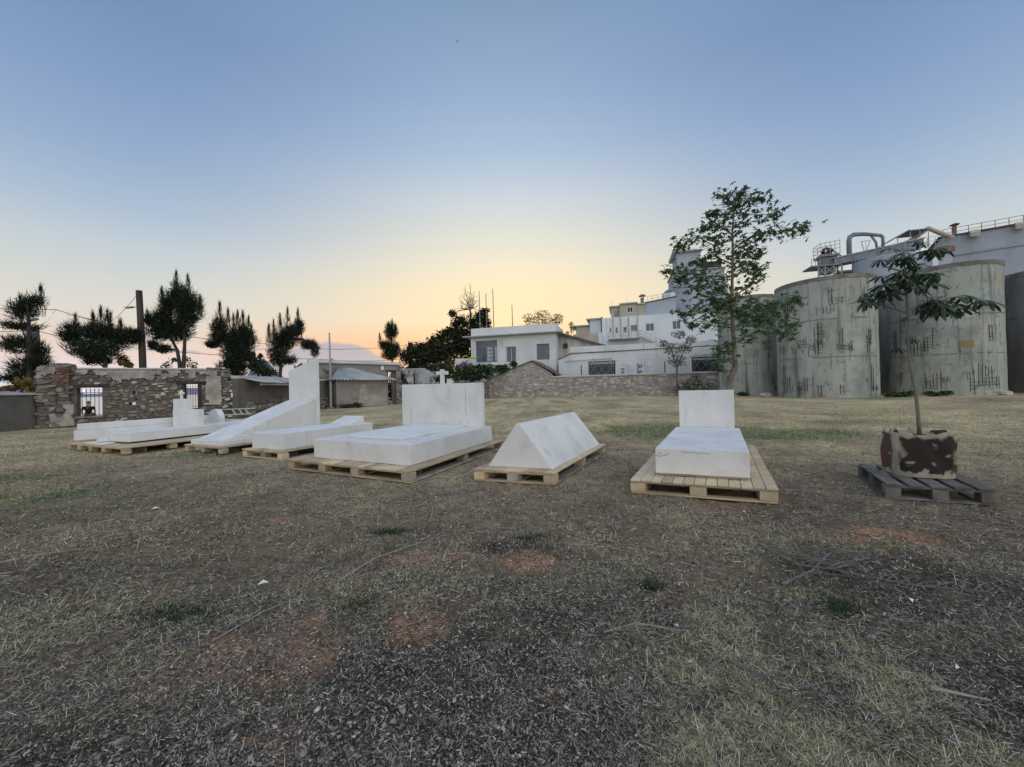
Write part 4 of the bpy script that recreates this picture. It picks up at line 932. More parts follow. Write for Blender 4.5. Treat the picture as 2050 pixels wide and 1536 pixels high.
# plaster that still clings to the face
def plaster_patch(name, m, u0, u1, z0, z1, seed, thr, y=-.105, step=.035, shape=None):
    nu = int((u1 - u0) / step); nz = int((z1 - z0) / step)
    U, Z = np.meshgrid(u0 + (np.arange(nu) + .5) * step, z0 + (np.arange(nz) + .5) * step, indexing='ij')
    f = fbm(U * 3.2, Z * 3.2, 4, seed)
    k = f + (shape(U, Z) if shape else 0) > thr
    bm = bmesh.new(); vid = {}
    def V(i, j):
        if (i, j) not in vid:
            uu, zz = u0 + i * step, z0 + j * step
            vid[(i, j)] = bm.verts.new((uu + (vnoise(np.array([uu * 9]), np.array([zz * 9]), seed)[0] - .5) * .04, y + (vnoise(np.array([uu * 5]), np.array([zz * 5]), seed + 3)[0] - .5) * .035, zz + (vnoise(np.array([uu * 8.]), np.array([zz * 8.]), seed + 5)[0] - .5) * .04))
        return vid[(i, j)]
    for i in range(nu):
        for j in range(nz):
            if k[i, j] and all(clear((U[i, j], Z[i, j], step, step), w) for w in (WL, WR)):
                bm.faces.new((V(i, j), V(i + 1, j), V(i + 1, j + 1), V(i, j + 1)))
    bmesh.ops.recalc_face_normals(bm, faces=bm.faces)
    ret = bmesh.ops.extrude_face_region(bm, geom=list(bm.faces))
    for v in [g_ for g_ in ret['geom'] if isinstance(g_, bmesh.types.BMVert)]: v.co.y = -.01
    bmesh.ops.recalc_face_normals(bm, faces=bm.faces)
    m_ = bpy.data.meshes.new(name); bm.to_mesh(m_); bm.free(); m_.materials.append(m)
    return link_mesh(name, m_, t)
plaster_patch('plaster_patch', M['lime'], 1.1, 6.0, 1.88, 2.49, 41, .55, shape=lambda u, z: (z - 2.08) * .62)
plaster_patch('plaster_patch', M['lime'], 5.55, 6.2, .75, 2.2, 52, .5, shape=lambda u, z: .42 - ((u - 5.85) / .36) ** 2 * .3 - ((z - 1.45) / .75) ** 2 * .3)
plaster_patch('plaster_patch', M['lime'], 0.0, .55, 2.0, 2.6, 63, .5, y=-.235, shape=lambda u, z: (z - 2.15) * .8)
plaster_patch('plaster_patch', M['lime'], .35, 1.05, .05, 1.0, 64, .5, y=-.235, shape=lambda u, z: .25 - (z - .35) * .5)
plaster_patch('plaster_patch', M['lime'], 3.3, 4.6, 1.0, 1.8, 65, .62)
b = MB(); b.box(4.42, 5.58, -.14, .46, 1.82, 1.95); b.build('lintel', M['timber'], t, bevel=.01)
b = MB(); b.box(1.0, 2.1, -.10, .46, 1.72, 1.84); b.build('lintel', M['timber'], t, bevel=.01)
b = MB(); b.box(4.66, 4.75, -.1, .3, .6, 1.81); b.box(5.25, 5.36, -.1, .3, .6, 1.81); b.build('window_jamb', M['timber'], t)
b = MB(); b.box(1.05, 1.92, -.08, .45, .36, .437); b.build('sill', M['stone_ruin'], t)
def bars(u0, u1, z0, z1, n, y, name):
    b = MB()
    for k in range(n):
        u = u0 + (u1 - u0) * (k + .5) / n
        b.bar((u, y, z0), (u, y, z1 - .1), .018)
        b.add([(u - .022, y - .01, z1 - .1), (u + .022, y - .01, z1 - .1), (u + .022, y + .01, z1 - .1), (u - .022, y + .01, z1 - .1), (u, y, z1 + .0)], [(0, 1, 4), (1, 2, 4), (2, 3, 4), (3, 0, 4), (3, 2, 1, 0)])
    b.bar((u0, y, z1 - .2), (u1, y, z1 - .2), .022); b.bar((u0, y, z0 + .03), (u1, y, z0 + .03), .022)
    b.build(name, M['iron'], t)
bars(1.08, 1.88, .46, 1.68, 6, .35, 'window_grille')
bars(4.76, 5.24, .66, 1.78, 5, .33, 'window_grille')
b = MB(); b.box(6.58, 6.86, -.16, -.12, 1.10, 1.32); o = b.build('wall_plate', M['paper'], t); o['label'] = 'small white plate at the broken end of the wall'

# low dark rendered wall at the far left
t = thing('low_rendered_wall', 'low dark rendered wall with grey coping running off the left edge', 'wall', (-20.05, 16.28, 0), rad(-88))
b = MB(); b.box(0, 9, -.36, -.06, -.3, 1.42); b.build('wall', M['dark_render'], t)
b = MB(); b.box(-.02, 9, -.44, .03, 1.42, 1.52); b.build('coping', M['cap'], t, bevel=.02)
# receding wall behind the ladder up to the tower-shaped tomb
t = thing('receding_yard_wall', 'dark rendered yard wall behind the ladder and the broken tin roof', 'wall', (-14.35, 19.90, 0), rad(88.8))
b = MB(); b.box(-0.2, 9.2, -.3, 0, -.3, 2.05); b.build('wall', M['dark_render'], t)
b = MB(); b.box(-0.2, 9.2, -.36, .06, 2.05, 2.2); b.build('coping', M['cap'], t, bevel=.02)
cs = courses(r_, .4, 9.0, 0, .9, .16, .4); lay_stones(t, [c_ for c_ in cs], [bpy.data.meshes[m_.name] for m_ in T_RUIN], -.36, .12, r_, 120, .03)
# tin lean-to against it
t = thing('tin_lean_to', 'broken corrugated lean-to roof on a thin post beside the ruined wall', 'shelter', (-14.3, 19.95, 0), rad(88.8))
b = MB()
def corrugated(b, p0, du, dv, n, amp, rows=1, r=None):
    """sheet from p0 spanned by du (across the waves) and dv (down the slope)"""
    p0, du, dv = Vector(p0), Vector(du), Vector(dv); nn = du.cross(dv).normalized(); m = n * 4
    vs = []
    for j in (0, 1):
        for i in range(m + 1):
            p = p0 + du * (i / m) + dv * j + nn * (amp * math.sin(2 * math.pi * i / 4))
            vs += [tuple(p), tuple(p + nn * .006)]
    fs = []
    w = 2 * (m + 1)
    for i in range(m): 
        a = 2 * i; fs += [(a, a + 2, a + 2 + w, a + w), (a + 1, a + 1 + w, a + 3 + w, a + 3)]
        fs += [(a, a + 1, a + 3, a + 2), (a + w, a + 2 + w, a + 3 + w, a + 1 + w)]
    b.add(vs, fs)
for k in range(5):
    b = MB(); corrugated(b, (.2 + k * .78, -.02, 2.12 + (k % 2) * .03), (.86, 0, r_.uniform(-.06, .03)), (r_.uniform(-.05, .05), -1.1 - .2 * (k % 3 == 0), -.28), 9, .022); b.build('corrugated_sheet', M['sheet'], t)
b = MB(); b.bar((.2, -1.15, 1.74), (4.3, -1.15, 1.74), .09); b.build('beam', M['wood_grey'], t)
b = MB(); b.bar((3.9, -1.15, 0), (3.9, -1.15, 1.7), .1); b.build('post', M['wood_grey'], t)
# tall clay bottle shape hanging on the wall
t = thing('hanging_gas_bottle', 'slim dark blue grey bottle hung on the yard wall near the lean-to', 'bottle', (-14.36, 25.4, 1.0))
b = MB(); b.tube([(0.25, 0, -.45), (.25, 0, -.35), (.25, 0, .2), (.25, 0, .4), (.25, 0, .5)], [.05, .13, .13, .06, .03], 8); b.build('bottle_body', M['navy'], t, smooth=True)
# white ladder lying on its edge
t = thing('wooden_ladder', 'pale ladder laid on its side against the foot of the ruined wall', 'ladder', AR, RR)
for (z, y, a, c_) in ((.50, -.32, 6.1, 7.62), (.23, -.55, 6.22, 7.5)):
    b = MB(); b.bar((a, y, z), (c_, y, z), .035, .05); b.build('rail', M['cap'], t)
for u in (6.62, 6.9, 7.16): 
    b = MB(); b.bar((u, -.32, .5), (u + .16, -.55, .23), .05, .03); b.build('rung', M['cap'], t)

# ------------------------------------------------------------------ rendered house with hipped tin roof shed
AM, RM = (-15.0, 29.33, 0), rad(46.71)
t = thing('rendered_yard_house', 'long grey rendered wall block with sloped coping and a gateway at its right end', 'building', AM, RM)
b = MB(); holed_wall(b, -.3, 7.3, -.3, 3.42, [(6.02, 6.66, -.3, 2.88)], 0, .55); b.build('wall', M['cement'], t)
b = MB(); b.extrude([(-.14, 3.46), (.62, 3.46), (.62, 3.52), (.3, 3.74), (.1, 3.74), (-.14, 3.56)], 'x', -.4, 7.4); b.build('coping', M['cap'], t, bevel=.02)
b = MB(); b.box(5.85, 6.8, -.09, -.003, 2.88, 3.02); b.build('gate_lintel', M['timber'], t)
b = MB(); b.box(6.665, 6.74, -.05, .1, 0, 2.86); b.box(5.95, 6.015, -.05, .1, 0, 2.86); b.build('gate_post', M['timber'], t)
b = MB(); b.box(5.36, 5.58, -.12, -.004, 3.02, 3.36); b.build('meter_box', M['paper'], t)
cs = [c_ for c_ in courses(r_, 6.75, 7.25, 0, 3.3, .22, .36)] + [c_ for c_ in courses(r_, -.2, .9, 0, 3.3, .24, .42) if r_.random() < .55]
lay_stones(t, cs, T_RUIN, -.05, .14, r_, 120, .03)
t = thing('tin_roof_shed', 'small rendered shed with a hipped corrugated roof in front of the grey house', 'shed', AM, RM)
b = MB(); b.box(.75, 4.9, -2.0, -.02, -.2, 2.08); b.build('wall', M['cement'], t)
b = MB(); 
plv = [(2.35, .06), (2.75, .05), (4.75, .15), (4.78, .75), (3.9, .95), (3.1, 1.0), (2.95, 1.75), (2.6, 1.8)]
b.extrude(plv, 'y', -2.03, -2.004); b.build('bare_plaster', M['lime'], t)
ez, rz_ = 2.08, 3.08; x0, x1, xr0, xr1, yf, yr = .25, 5.4, 1.7, 2.65, -2.3, -.05
b = MB(); b.add([(x0, yf, ez), (x1, yf, ez), (x1, yr, ez), (x0, yr, ez), (xr0, yr - .1, rz_), (xr1, yr - .1, rz_)], [(0, 1, 5, 4), (1, 2, 5), (0, 4, 3), (3, 2, 1, 0), (4, 5, 2, 3)]); b.build('roof_deck', M['roof_dark'], t)
def strip_roof(a, bb, ta, tb, n, flip):
    """corrugated strips between eave a-bb and ridge ta-tb"""
    a, bb, ta, tb = map(Vector, (a, bb, ta, tb)); N_ = n * 4
    for s_ in range(5):
        m = MB(); vs, fs = [], []
        i0, i1 = int(N_ * s_ / 5), int(N_ * (s_ + 1) / 5)
        nn = (bb - a).cross(ta - a).normalized() * (-1 if flip else 1)
        lift = .03 + r_.uniform(0, .03)
        for i in range(i0, i1 + 1):
            f = i / N_; w_ = .055 * math.sin(i * math.pi / 2)
            p = a.lerp(bb, f) + nn * (w_ + lift); q_ = ta.lerp(tb, f) + nn * (w_ * .8 + lift)
            d_ = (p - q_).normalized() * r_.uniform(0, .06)
            vs += [tuple(p + d_), tuple(q_), tuple(p + d_ - nn * .012), tuple(q_ - nn * .012)]
        for k in range(i1 - i0):
            c_ = 4 * k; fs += [(c_, c_ + 4, c_ + 5, c_ + 1), (c_ + 2, c_ + 3, c_ + 7, c_ + 6), (c_, c_ + 2, c_ + 6, c_ + 4), (c_ + 1, c_ + 5, c_ + 7, c_ + 3)]
        m.add(vs, fs); m.build('corrugated_sheet', M['sheet'], t)
strip_roof((x0 - .05, yf - .08, ez), (x1 + .05, yf - .08, ez), (xr0, yr - .1, rz_), (xr1, yr - .1, rz_), 20, False)
strip_roof((x1 + .05, yf - .08, ez), (x1 + .05, yr, ez), (xr1, yr - .1, rz_), (xr1 + .05, yr - .08, rz_), 12, False)
b = MB(); b.tube([(xr1, yr - .1, rz_ + .06), (xr1 + .9, yf + 1.3, 2.72), (x1 + .02, yf - .05, ez + .06)], .06, 6); b.build('hip_ridge', M['sheet'], t)
# white peeling wall beyond the gateway
t = thing('peeling_white_wall', 'peeling whitewashed wall beyond the gateway, left of the hedge', 'wall', (-16.5, 52.3, 0), rad(-6))
b = MB(); b.box(0, 8.0, 0, .4, -.2, 3.95); b.build('wall', M['peeling'], t)
b = MB(); b.box(-.1, 8.1, -.06, .46, 3.95, 4.1); b.build('coping', M['cap'], t)
t = thing('low_stone_wall', 'low grey stone wall running from the gateway towards the hedge', 'wall', (-10.0, 35.2, 0), rad(60))
b = MB(); b.box(0, 14.5, 0, .4, -.2, 1.75); b.build('core', M['cement'], t)
lay_stones(t, courses(r_, 0, 14.4, 0, 1.8, .26, .5), T_RUIN, -.05, .16, r_, 150, .04)
for (x, y, z, lab) in ((-10.9, 43, 1.75, 'small dark post on the low stone wall, the nearer one to the gateway'), (-8.0, 45, 1.8, 'small dark post on the low stone wall beside the white box')):
    t = thing('wall_post', lab, 'post', (x, y, 0)); b = MB(); b.box(-.08, .08, -.08, .08, 0, 3.1); b.build('post', M['timber'], t)
t = thing('white_box', 'small white box standing behind the cross headstone on the stone wall', 'box', (-7.2, 44.5, 0)); b = MB(); b.box(-.3, .3, -.2, .2, 1.6, 2.35); b.build('cabinet', M['paper'], t); b = MB(); b.box(-.36, .36, -.26, .26, 2.35, 2.43); b.build('lid', M['cap'], t)

# ------------------------------------------------------------------ poles, lamp arms and cables
t = thing('wooden_utility_pole', 'tall dark wooden utility pole with a side lamp behind the ruined wall', 'pole', (-24.0, 25.0, 0))
b = MB(); b.tube([(.1, 0, -.5), (0, 0, 4), (-.16, 0, 8.13)], [.2, .185, .165], 10); b.build('shaft', M['pole'], t)
b = MB(); b.tube([(-.15, 0, 7.05), (-.62, 0, 7.08)], .03, 6); b.build('lamp_arm', M['galv'], t)
b = MB(); b.obox((-.8, 0, 7.05), (.24, 0, .02), (0, .1, 0), (0, 0, .05)); b.build('lamp_head', M['galv'], t, bevel=.02)
b = MB(); b.bar((-.18, 0, 7.75), (-.36, 0, 7.78), .06); b.build('insulator', M['paper'], t)
t = thing('short_grey_pole', 'short grey wooden pole leaning beside the left pier of the ruined wall', 'pole', (-29.6, 24.0, 0))
b = MB(); b.tube([(.15, 0, -.5), (-.16, 0, 5.73)], [.22, .2], 10); b.build('shaft', M['grey_pole'], t)
b = MB(); b.tube([(-.5, .1, 5.2), (-.35, .1, 3.5), (-.3, .1, 2.2)], .03, 5); b.build('cable_riser', M['galv'], t)
t = thing('street_lamp', 'small street lamp head showing beside the trunk of the leftmost tree', 'street lamp', (-31.9, 25.5, 0))
b = MB(); b.tube([(-.3, 0, 0), (-.3, 0, 6.2), (-.1, 0, 6.45)], [.06, .05, .03], 7); b.build('column', M['galv'], t)
b = MB(); b.obox((.18, 0, 6.5), (.3, 0, .05), (0, .12, 0), (0, 0, .07)); b.build('lamp_head', M['galv'], t, bevel=.03)
t = thing('metal_pole', 'slim galvanised metal pole in front of the grey shed', 'pole', (-14.85, 31.0, 0)) if False else thing('metal_pole', 'slim galvanised metal pole standing in front of the tin roof shed', 'pole', (-13.35, 28.3, 0))
b = MB(); b.tube([(.0, 0, -.2), (0, 0, 2.6), (-.02, 0, 5.6)], [.075, .07, .055], 8); b.build('shaft', M['galv'], t)
b = MB(); b.box(-.2, .2, -.2, .2, -.05, .12); b.build('base', M['cement'], t)
b = MB(); b.obox((.13, -.02, 3.65), (.1, 0, .02), (0, .05, 0), (0, 0, .04)); b.build('camera_head', M['galv'], t)
t = thing('far_post', 'thin far post against the orange sky left of the evergreens', 'post', (-15.2, 58, 0)); b = MB(); b.box(-.3, .3, -.3, .3, 0, 8.3); b.build('post', M['timber'], t)
for x, y, h, lab in ((-4.5, 56, 15.4, 'thin flagpole above the villa roof, leftmost and beside the dead tree'), (-3.55, 56.4, 15.1, 'thin flagpole above the villa roof, middle one of the close three'), (-2.5, 56, 15.7, 'tallest thin flagpole above the villa roof, right of the close three'), (.25, 56, 13.3, 'thin flagpole standing alone above the middle of the villa roof')):
    t = thing('flagpole', lab, 'flagpole', (x, y, 0), 0, 'flagpoles behind the villa'); b = MB(); b.tube([(.06, 0, 6), (0, 0, h)], [.085, .05], 6); b.build('shaft', M['steel_grey'], t)
    b = MB(); b.box(-.2, .3, -.2, .2, 0, 6.0); b.build('base', M['cement'], t)
def cable(lab, pts, sag, r=.018):
    b = MB(); out = []
    for i in range(len(pts) - 1):
        p, q_ = Vector(pts[i]), Vector(pts[i + 1])
        for k in range(12):
            f = k / 12; v = p.lerp(q_, f); v.z -= sag * 4 * f * (1 - f); out.append(v)
    out.append(Vector(pts[-1])); b.tube(out, r, 4)
    tag(b.build('overhead_cable', M['iron'], recalc=False), lab, 'cable', 'overhead cables')
cable('upper overhead cable sagging past the trees from the left edge to the evergreens', [(-34.5, 22, 6.95), (-29.0, 24.5, 6.9), (-24.2, 26.2, 5.55), (-17.0, 31, 5.0), (-15.5, 36.0, 5.2), (-15.2, 58, 8.0)], .12)
cable('lower overhead cable passing in front of the dark trees to the villa eave', [(-34.5, 22, 5.5), (-29.7, 24, 5.5), (-24.0, 25.2, 4.35), (-15.3, 30.3, 3.85), (-12.0, 40, 4.4), (-5.2, 50.5, 7.6)], .14)
cable('short slanting cable dropping left from the top of the wooden pole', [(-24.36, 25, 7.78), (-26.2, 25.2, 6.2), (-28.9, 25.0, 6.7)], .1, .014)

# ------------------------------------------------------------------ person sitting in the left window
def skinned(name, joints, bones, root, m, parent, levels=1):
    me_ = bpy.data.meshes.new(name); me_.from_pydata([j[0] for j in joints], bones, [])
    me_.materials.append(m)
    o = link_mesh(name, me_, parent)
    md = o.modifiers.new('skin', 'SKIN')
    lay = me_.skin_vertices[0] if me_.skin_vertices else None
    if lay is None:
        bm = bmesh.new(); bm.from_mesh(me_); bm.verts.layers.skin.verify(); bm.to_mesh(me_); bm.free(); lay = me_.skin_vertices[0]
    for i, j in enumerate(joints): lay.data[i].radius = (j[1], j[2] if len(j) > 2 else j[1])
    lay.data[root].use_root = True
    md.use_smooth_shade = True
    s_ = o.modifiers.new('smooth', 'SUBSURF'); s_.levels = levels; s_.render_levels = levels
    return o
PX, PY = (-19.03, 17.27, .44), rad(32.15)
t = thing('person', 'person in a black t-shirt sitting on the sill of the left barred window', 'person', PX, PY)
k = .78
J = [((0, 0, .10), .13, .10), ((0, .0, .28), .12, .09), ((0, -.02, .46), .155, .10), ((0, -.02, .53), .09, .07), ((0, -.01, .60), .05), ((0, 0, .655), .055), ((0, .015, .73), .085, .10), ((0, .015, .80), .07, .085),
     ((-.20, -.02, .49), .055), ((-.27, -.03, .26), .042), ((-.24, .06, .07), .032), ((-.235, .12, .035), .028), ((.20, -.02, .49), .055), ((.27, -.03, .26), .042), ((.24, .06, .07), .032), ((.235, .12, .035), .028),
     ((-.10, .18, .08), .085), ((-.11, .44, .07), .062), ((-.11, .46, -.25), .05), ((.10, .18, .08), .085), ((.11, .44, .07), .062), ((.11, .46, -.25), .05)]
J = [((p[0] * k, p[1] * k, p[2] * k), *[q_ * k for q_ in r]) for p, *r in J]
B_ = [(0, 1), (1, 2), (2, 3), (3, 4), (4, 5), (5, 6), (6, 7), (2, 8), (8, 9), (9, 10), (10, 11), (2, 12), (12, 13), (13, 14), (14, 15), (0, 16), (16, 17), (17, 18), (0, 19), (19, 20), (20, 21)]
skinned('body', J, B_, 0, M['skin'], t, 2)
Jc = [((0, 0, .09), .145, .115), ((0, 0, .28), .135, .105), ((0, -.02, .46), .17, .115), ((0, -.02, .53), .10, .085), ((-.20, -.02, .49), .072), ((-.25, -.03, .33), .062), ((.20, -.02, .49), .072), ((.25, -.03, .33), .062)]
Jc = [((p[0] * k, p[1] * k, p[2] * k), *[q_ * k for q_ in r]) for p, *r in Jc]
skinned('t_shirt', Jc, [(0, 1), (1, 2), (2, 3), (2, 4), (4, 5), (2, 6), (6, 7)], 0, M['black_cloth'], t, 2)
Jt = [((0, 0, .10), .14, .115), ((-.10, .18, .08), .098), ((-.11, .44, .07), .075), ((-.11, .46, -.22), .062), ((.10, .18, .08), .098), ((.11, .44, .07), .075), ((.11, .46, -.22), .062)]
Jt = [((p[0] * k, p[1] * k, p[2] * k), *[q_ * k for q_ in r]) for p, *r in Jt]
skinned('trousers', Jt, [(0, 1), (1, 2), (2, 3), (0, 4), (4, 5), (5, 6)], 0, M['black_cloth'], t, 2)
b = MB()
for j in range(5):
    th = j * math.pi / 8
    for i in range(10):
        a = 2 * math.pi * i / 10; b.v.append((.074 * k * math.cos(a) * math.cos(th), k * (.0 + .088 * math.sin(a) * math.cos(th)), k * (.775 + .085 * math.sin(th))))
for j in range(4):
    for i in range(10): b.f.append((j * 10 + i, j * 10 + (i + 1) % 10, j * 10 + 10 + (i + 1) % 10, j * 10 + 10 + i))
b.f.append(tuple(range(40, 50))); b.build('short_hair', M['black_cloth'], t, smooth=True)
b = MB()
for s_ in (-1, 1):
    for q_ in range(5):
        x0 = s_ * (.235 + (q_ - 2) * .014) * k; L_ = (.055, .07, .075, .07, .045)[q_] * k
        if q_ == (4 if s_ < 0 else 0): b.tube([(x0, .10 * k, .035 * k), (x0 - s_ * .03 * k, .13 * k, .03 * k)], .008 * k, 5)
        else: b.tube([(x0, .12 * k, .035 * k), (x0, (.12) * k + L_ * .6, .03 * k), (x0, .12 * k + L_, .012 * k)], .0075 * k, 5)
b.build('finger', M['skin'], t)
# birds
for (x, y, z, lab) in ((-6.4, 52, 48.5, 'tiny dark bird high in the blue sky'), (30.5, 47, 16.8, 'tiny dark bird flying low between the duct and the triangle frame')):
    t = thing('bird', lab, 'bird', (x, y, z), rad(20)); t.scale = (.6, .6, .6)
    b = MB(); b.tube([(-.18, 0, 0), (-.05, 0, .02), (.1, 0, .02), (.2, 0, .0)], [.01, .05, .045, .012], 6); b.build('body', M['iron'], t)
    for s_ in (-1, 1):
        b = MB(); b.add([(.06, 0, .03), (-.06, 0, .03), (-.08, s_ * .32, .12), (.0, s_ * .4, .13), (.06, 0, .04), (-.06, 0, .04), (-.08, s_ * .32, .13), (.0, s_ * .4, .14)], [(0, 1, 2, 3), (4, 7, 6, 5), (0, 3, 7, 4), (1, 5, 6, 2), (2, 6, 7, 3)]); b.build('wing', M['iron'], t)

# ------------------------------------------------------------------ vegetation
def soup(name, verts, k, m, parent):
    """verts: array (n, k, 3) of loose faces -> one mesh object"""
    n = len(verts); me_ = bpy.data.meshes.new(name)
    fill_mesh(me_, verts.reshape(-1, 3), np.arange(n * k).reshape(n, k)); me_.materials.append(m)
    return link_mesh(name, me_, parent)
def unit(v): return v / np.maximum(np.linalg.norm(v, axis=-1, keepdims=True), 1e-6)
def in_lobe(n, c, r, shell=0.5):
    d = unit(nrg.normal(size=(n, 3))); q = nrg.random(n) ** shell
    q *= 1 + 0.35 * (fbm(d[:, 0] * 2.2 + c[0], d[:, 2] * 2.2 + c[2], 3, 7) - 0.5) * 2
    return np.array(c) + d * q[:, None] * np.array(r), d
def quads_at(p, size, aspect=0.6, up=0.0):
    n = len(p); a = unit(nrg.normal(size=(n, 3)) + np.array([0, 0, up])); b = unit(np.cross(a, nrg.normal(size=(n, 3))))
    s = size * nrg.uniform(.6, 1.3, n)[:, None]
    a = a * s; b = b * s * aspect
    return np.stack([p - a * .5, p + b * .5, p + a * .5, p - b * .5], 1)
def needles_at(p, d, length, width):
    n = len(p); d = unit(d); s = unit(np.cross(d, nrg.normal(size=(n, 3)))) * width
    L_ = length * nrg.uniform(.5, 1.3, n)[:, None]
    return np.stack([p - s * .5, p + s * .5, p + d * L_], 1)
def tree(name, label, cat, Y, lobes, spires, trunks, leaf, style, group=None, dens=1.0, size=.3, bark='bark_dark', trunk_r=.16, ydepth=.8):
    x0 = trunks[0][0][0] if trunks else sum(l[0] for l in lobes) / max(1, len(lobes))
    t = thing(name, label, cat, (x0, Y, 0), 0, group)
    b = MB()
    tr = trunks or ([[(x0, 0), (x0, lobes[0][1])]] if lobes else [])
    if trunks: tr = [[(trunks[0][0][0] if i == 0 else tt[0][0], 0.0)] + list(tt) if (tt[0][1] < 5) else list(tt) for i, tt in enumerate(trunks)]
    tops = []
    for tt in tr:
        k = len(tt); pts = [(x - x0 + .04 * math.sin(i * 2), .05 * math.cos(i * 3), z) for i, (x, z) in enumerate(tt)]
        if k > 1 and pts[1] == pts[0]: pts = pts[1:]
        b.tube(pts, [trunk_r * (1 - .6 * i / max(1, len(pts) - 1)) for i in range(len(pts))], 7)
        tops += pts[1:] if len(pts) > 1 else pts
    parts = []
    lob3 = []
    for (x, z, rx, rz) in lobes:
        c = (x - x0, rnd.uniform(-.35, .35) * rx, z); lob3.append((c, (rx, max(rx, rz) * ydepth, rz)))
        s = min(tops, key=lambda p: (p[0] - c[0]) ** 2 + (p[2] - c[2] + .4) ** 2) if tops else (0, 0, 0)
        b.tube([s, ((s[0] + c[0]) / 2, c[1] / 2, (s[2] + c[2]) / 2 - .05 * rx), c], [trunk_r * .35, trunk_r * .25, trunk_r * .1], 5)
        for _ in range(4):
            e = (c[0] + rnd.uniform(-.8, .8) * rx, c[1] + rnd.uniform(-.6, .6) * rx, c[2] + rnd.uniform(-.2, .9) * rz)
            b.tube([c, e], [trunk_r * .12, trunk_r * .03], 4)
    for (x, z) in spires:
        bz = z - 1.4 if style == 'cas' else z - 3
        s = (x - x0 + rnd.uniform(-.2, .2), 0, bz)
        if style == 'dead':
            s = (tops[-1][0], 0, tops[-1][2] - 1.5)
            mid = ((s[0] + x - x0) / 2 + rnd.uniform(-.2, .2), rnd.uniform(-.3, .3), (s[2] + z) / 2)
            b.tube([s, mid, (x - x0, rnd.uniform(-.5, .5), z)], [.1, .06, .02], 5)
            for _ in range(7):
                f = rnd.uniform(.2, .9); p = Vector(s).lerp(Vector(mid), f * 2) if f < .5 else Vector(mid).lerp(Vector((x - x0, 0, z)), f * 2 - 1)
                e = p + Vector((rnd.uniform(-1.1, 1.1), rnd.uniform(-.8, .8), rnd.uniform(.3, 1.5))); b.tube([p, (p + e) / 2 + Vector((0, 0, -.1)), e], [.035, .025, .012], 4)
        else: b.tube([s, (x - x0, 0, z - .2)], [.03, .01], 4)
    b.build('trunk', M[bark], t)
    tris, qs = [], []
    for c, r in lob3:
        area = r[0] * r[2] * 3.14
        if style == 'cas':
            n = int(850 * area * dens) + 60
            p, d = in_lobe(n, c, r, .45); d2 = d * np.array([.8, .8, .5]) + np.array([0, 0, .75]) + nrg.normal(size=d.shape) * .35
            tris.append(needles_at(p - d2 * .12, d2, .42, .034))
            p, d = in_lobe(int(170 * area * dens) + 10, c, np.array(r) * .8, .4); qs.append(quads_at(p, .26, .35, .6))
        else:
            n = int(dens * area / (size * size) * 6.5) + 40
            p, d = in_lobe(n, c, r, .42); qs.append(quads_at(p, size, .62))
            if dens > .6: p, d = in_lobe(int(dens * area / (size * size) * 1.6) + 8, c, np.array(r) * .74, .5); qs.append(quads_at(p, size * 2.2, .8))
    if style == 'cas':
        for (x, z) in spires:
            h = rnd.uniform(1.5, 2.1); n = 260
            f = nrg.random(n) ** .8; w = .30 * (1 - f) ** .9 + .015
            p = np.stack([x - x0 + nrg.normal(size=n) * w * .55, nrg.normal(size=n) * w * .55, z - h + f * (h - .15)], -1)
            d = np.stack([(p[:, 0] - (x - x0)) * .9, p[:, 1] * .9, np.full(n, .8)], -1) + nrg.normal(size=(n, 3)) * .12
            tris.append(needles_at(p, d, .40, .026))
    if tris and qs:
        tv = np.concatenate(tris); qv = np.concatenate(qs)
        tri_q = np.concatenate([tv, tv[:, 2:3]], 1) if False else tv
        me_ = bpy.data.meshes.new('crown')
        q2 = np.concatenate([qv[:, [0, 1, 2]], qv[:, [0, 2, 3]]]); allv = np.concatenate([tri_q, q2])
        soup('crown', allv, 3, leaf, t)
        bpy.data.meshes.remove(me_)
    elif qs: soup('crown', np.concatenate(qs), 4, leaf, t)
    return t
